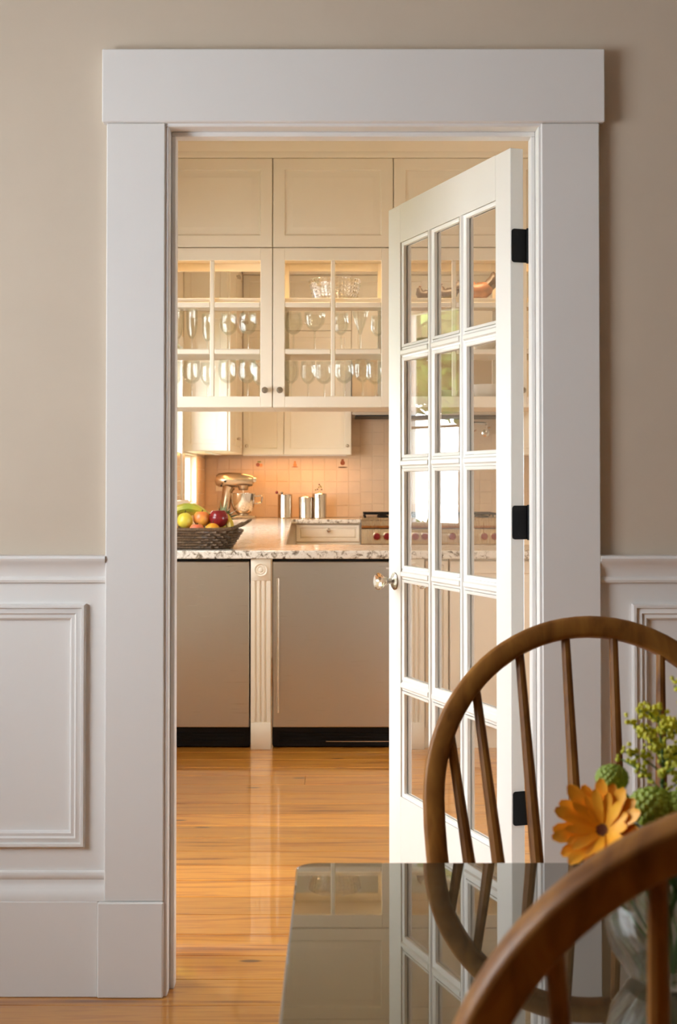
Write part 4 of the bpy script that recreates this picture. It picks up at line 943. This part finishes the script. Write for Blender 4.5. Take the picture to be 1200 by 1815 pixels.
# ------------------------------------------------------------------ bow-back chairs; local: seat faces -Y (back at +Y), origin on the floor under the bow foot line
def make_chair(label):
    c = empty('spindle_chair', (0, 0, 0), label, 'chair', 'bow-back spindle chairs at the table'); ORG[c.name] = Vector()
    ZS = 0.445
    def back_y(z): return 0.0 + (z - ZS) * 0.235
    # seat
    pts = []
    for k in range(40):
        a = 2 * PI * k / 40; x, y = 0.215 * math.copysign(abs(math.sin(a)) ** 0.7, math.sin(a)), 0.205 * math.copysign(abs(math.cos(a)) ** 0.7, math.cos(a))
        x *= 1 + (-y) * 0.35; pts.append((x, y - 0.175))
    bm = bmesh.new(); f = bm.faces.new([bm.verts.new((x, y, ZS - 0.04)) for x, y in pts]); r = bmesh.ops.extrude_face_region(bm, geom=[f])
    bmesh.ops.translate(bm, verts=[e for e in r['geom'] if isinstance(e, bmesh.types.BMVert)], vec=(0, 0, 0.04))
    bmesh.ops.bevel(bm, geom=[e for e in bm.edges if abs(e.verts[0].co.z - e.verts[1].co.z) < 1e-6], offset=0.010, segments=3, affect='EDGES', profile=0.5)
    mb = MB(); mb.bm.free(); mb.bm = bm; mb.build('seat', M_['chair'], c)
    A, B, ZC = 0.231, 0.238, 0.770
    bow = []
    for k in range(9):
        t = k / 9; bow.append((-(0.165 + (A - 0.165) * math.sin(t * PI / 2) ** 0.8), ZS - 0.005 + (ZC - ZS + 0.005) * t))
    for k in range(41): a = PI - PI * k / 40; bow.append((A * math.cos(a), ZC + B * math.sin(a)))
    bow += [(-x, z) for x, z in bow[8::-1]]
    q = 0.0155; e = 0.45
    sec = [(math.copysign(abs(math.cos(2 * PI * k / 16)) ** e, math.cos(2 * PI * k / 16)) * 0.92, math.copysign(abs(math.sin(2 * PI * k / 16)) ** e, math.sin(2 * PI * k / 16))) for k in range(16)]
    MB().tube([(x, back_y(z), z) for x, z in bow], q, 16, sec=sec, up=(0, 1, -0.235)).build('bow', M_['chair'], c, smooth=60)
    for tx, bx_ in ((0.035, 0.025), (0.103, 0.074), (0.168, 0.115), (0.207, 0.150)):
        for sg in (1, -1):
            zt_ = ZC + B * math.sqrt(1 - (tx / A) ** 2) - 0.008
            p0 = Vector((sg * bx_, back_y(ZS) - 0.004, ZS - 0.003)); p1 = Vector((sg * tx, back_y(zt_), zt_))
            MB().tube([p0.lerp(p1, t) for t in (0, 0.2, 0.4, 0.6, 0.8, 1.0)], [0.0075, 0.0098, 0.0100, 0.0088, 0.0075, 0.0065], 10).build('spindle', M_['chair'], c)
    for sx in (1, -1):
        for y0, y1 in ((-0.30, -0.34), (-0.05, 0.0)):
            p0, p1 = Vector((sx * 0.14, y0, ZS - 0.038)), Vector((sx * 0.20, y1, 0))
            MB().tube([p0.lerp(p1, t) for t in (0, 0.15, 0.4, 0.6, 0.85, 1)], [0.012, 0.015, 0.020, 0.019, 0.013, 0.011], 10).build('leg', M_['chair'], c)
        MB().tube([(sx * 0.172, -0.318, 0.21), (sx * 0.172, -0.175, 0.21), (sx * 0.172, -0.027, 0.21)], [0.008, 0.012, 0.008], 8).build('stretcher', M_['chair'], c)
    MB().tube([(-0.164, -0.175, 0.21), (0, -0.175, 0.21), (0.164, -0.175, 0.21)], [0.008, 0.012, 0.008], 8).build('stretcher', M_['chair'], c)
    return c
ch = make_chair('brown bow-back spindle chair across the table, before the white door casing')
ch.location = (0.366, 1.952, 0)
ch2 = dup(ch, 'large near bow-back chair whose curved rail crosses in front of the vase', (0.306, 1.034, 0), PI)

# ------------------------------------------------------------------ vase and flowers
VX, VY, VZ = 0.335, 1.405, TZ + 0.0006
M_['vase'] = clear_glass('vase_glass', (0.99, 1, 0.99), 0.0, 0.8)
vz = [(0, 0), (0.040, 0), (0.052, 0.006), (0.068, 0.03), (0.076, 0.065), (0.074, 0.10), (0.062, 0.13), (0.052, 0.148), (0.055, 0.160), (0.052, 0.160), (0.049, 0.148), (0.059, 0.129), (0.071, 0.10), (0.073, 0.065), (0.065, 0.034), (0.048, 0.012), (0, 0.010)]
tag(MB().lathe(vz, 40, Matrix.Translation((VX, VY, VZ))).build('flower_vase', M_['vase']), 'round clear glass vase of flowers on the table', 'vase')
PET = fruit_mat('orange_petal', (0.95, 0.36, 0.010), (1.0, 0.50, 0.03), 0.5)
MUM = fruit_mat('green_button_petal', (0.20, 0.30, 0.02), (0.36, 0.44, 0.04), 0.6)
GOLD = fruit_mat('yellow_green_floret', (0.50, 0.50, 0.015), (0.74, 0.68, 0.04), 0.6)
STEM = fruit_mat('flower_stem', (0.05, 0.13, 0.02), (0.12, 0.22, 0.04), 0.5)
CEN = fruit_mat('flower_eye', (0.10, 0.03, 0.02), (0.30, 0.10, 0.04), 0.8)
def stem(g, top, k):
    a = k * 2.1; foot = Vector((VX + 0.025 * math.cos(a), VY + 0.025 * math.sin(a), VZ + 0.014)); neck = Vector((VX + 0.03 * math.cos(a + 2.6), VY + 0.03 * math.sin(a + 2.6), VZ + 0.15))
    if (Vector(top) - Vector((VX, VY, top[2]))).length > 0.02:
        dd = (Vector(top) - Vector((VX, VY, top[2]))).normalized(); neck = Vector((VX, VY, VZ + 0.15)) + dd * 0.034
    MB().tube([foot, foot.lerp(neck, 0.5), neck, neck.lerp(Vector(top), 0.6) + Vector((0, 0, 0.008)), top], [0.003, 0.003, 0.0028, 0.0025, 0.0022], 7).build('stem', STEM, g)
def gerbera(c, d, r, label, k):
    g = empty('gerbera', (c[0], c[1], VZ + 0.014), label, 'flower', 'flowers in the glass vase')
    q = Vector(d).normalized().to_track_quat('Z', 'Y').to_matrix().to_4x4(); T = Matrix.Translation(c) @ q
    for j in range(34):
        lay = j >= 19; a = 2 * PI * (j / 19 if not lay else (j - 19) / 15) + random.uniform(-0.08, 0.08); L = r * random.uniform(0.92, 1.06) * (0.72 if lay else 1); lift = 0.62 + 0.25 * lay + 0.12 * (j % 2)
        vs, fs = [], []
        for i, (t, wd) in enumerate(((0.12, 0.10), (0.35, 0.20), (0.65, 0.27), (0.88, 0.22), (1.0, 0.07))):
            zz = L * (lift * t - 0.12 * t * t); wd *= L * 0.62
            for s_ in (-1, 0, 1): vs.append((L * t, s_ * wd, zz - (0.03 * L if s_ == 0 else 0)))
            for s_ in (-1, 0, 1): vs.append((L * t, s_ * wd, zz - 0.0012 - (0.03 * L if s_ == 0 else 0)))
        for i in range(4):
            o_ = i * 6; n_ = o_ + 6
            for s_ in (0, 1):
                fs.append((o_ + s_, o_ + s_ + 1, n_ + s_ + 1, n_ + s_)); fs.append((o_ + 3 + s_, n_ + 3 + s_, n_ + 4 + s_, o_ + 4 + s_))
            fs.append((o_, n_, n_ + 3, o_ + 3)); fs.append((o_ + 2, o_ + 5, n_ + 5, n_ + 2))
        MB().add(vs, fs, T @ Matrix.Rotation(a, 4, 'Z')).build('petal', PET, g, smooth=80)
    e = MB().lathe([(0, -0.004), (r * 0.22, -0.003), (r * 0.24, 0.002), (r * 0.16, 0.005), (0, 0.004)], 16, T)
    for j in range(26):
        a = j * 2.4; rr = r * 0.22 * math.sqrt(j / 26); e.sphere((rr * math.cos(a), rr * math.sin(a), 0.004), r * 0.035, 6, 4, T)
    e.build('eye', CEN, g)
    stem(g, tuple(Vector(c) - Vector(d).normalized() * 0.006), k)
gerbera((0.252, 1.36, 0.886), (-0.42, -0.72, 0.42), 0.043, 'orange gerbera leaning out of the vase', 0)
def mum(c, r, label, k):
    g = empty('button_flower', (c[0], c[1], VZ + 0.014), label, 'flower', 'flowers in the glass vase')
    mb = MB().sphere(c, r * 0.8, 12, 8, sz=0.8)
    for j in range(90):
        zf = 1 - 1.7 * j / 90; a = j * 2.39996; s_ = math.sqrt(max(0, 1 - zf * zf)); d = Vector((s_ * math.cos(a), s_ * math.sin(a), zf * 0.8))
        mb.sphere(Vector(c) + d * r * 0.82, r * 0.21, 6, 4)
    mb.build('head', MUM, g); stem(g, (c[0], c[1], c[2] - r * 0.6), k)
mum((0.268, 1.40, 0.928), 0.0165, 'small green button flower above the orange gerbera', 1)
mum((0.302, 1.375, 0.905), 0.024, 'green button flower beside the gerbera', 2)
mum((0.330, 1.37, 0.905), 0.022, 'green button flower in the middle of the bouquet', 3)
mum((0.300, 1.35, 0.872), 0.021, 'low green button flower at the vase rim', 4)
mum((0.352, 1.345, 0.885), 0.024, 'green button flower farthest from the gerbera', 5)
def goldenrod(base, tip, label, k, n=13):
    g = empty('goldenrod', (VX, VY, VZ + 0.014), label, 'flower', 'flowers in the glass vase')
    base, tip = Vector(base), Vector(tip); br, fl_ = MB(), MB()
    br.tube([base, base.lerp(tip, 0.5) + Vector((0.004, 0, 0)), tip], [0.002, 0.0017, 0.001], 6)
    for j in range(n):
        t = 0.15 + 0.85 * j / n; p = base.lerp(tip, t); a = j * 2.4; L = 0.045 * (1.1 - 0.6 * t)
        e = p + Vector((math.cos(a) * L, math.sin(a) * L, L * 0.55)); br.tube([p, p.lerp(e, 0.5) + Vector((0, 0, 0.004)), e], 0.0009, 5)
        for q in range(26):
            u = 0.2 + 0.8 * q / 26; c = p.lerp(e, u) + Vector((random.uniform(-1, 1), random.uniform(-1, 1), random.uniform(0, 1.3))) * 0.007
            fl_.sphere(c, random.uniform(0.0017, 0.0031), 6, 4)
    tag(fl_.build('florets', GOLD, g), kind='stuff'); s = br.build('sprig', STEM, g); stem(g, tuple(base), k)
goldenrod((0.318, 1.41, 0.895), (0.318, 1.42, 0.985), 'yellow-green goldenrod spray above the green button flowers', 6)
goldenrod((0.345, 1.41, 0.90), (0.365, 1.40, 1.035), 'tallest yellow-green goldenrod spray in the vase', 7)
goldenrod((0.355, 1.40, 0.88), (0.41, 1.39, 0.99), 'yellow-green goldenrod spray at the far side of the vase', 8)
lv = empty('foliage_sprig', (VX, VY, VZ + 0.014), 'dark green leaves standing in the vase water', 'leaves')
for k in range(16):
    a = k * 2.4; r0, r1 = 0.02, 0.03 + 0.035 * random.random()
    p0 = Vector((VX + r0 * math.cos(a), VY + r0 * math.sin(a), VZ + 0.02)); p2 = Vector((VX + 0.036 * math.cos(a + 0.8), VY + 0.036 * math.sin(a + 0.8), VZ + 0.15)); p1 = Vector((VX + r1 * math.cos(a + 0.4), VY + r1 * math.sin(a + 0.4), VZ + 0.08))
    MB().tube([p0, p1, p2], [0.003, 0.009, 0.003], 6, sec=[(0.2, 0), (0.12, 0.7), (-0.12, 0.7), (-0.2, 0), (-0.12, -0.7), (0.12, -0.7)]).build('leaf', STEM, lv)
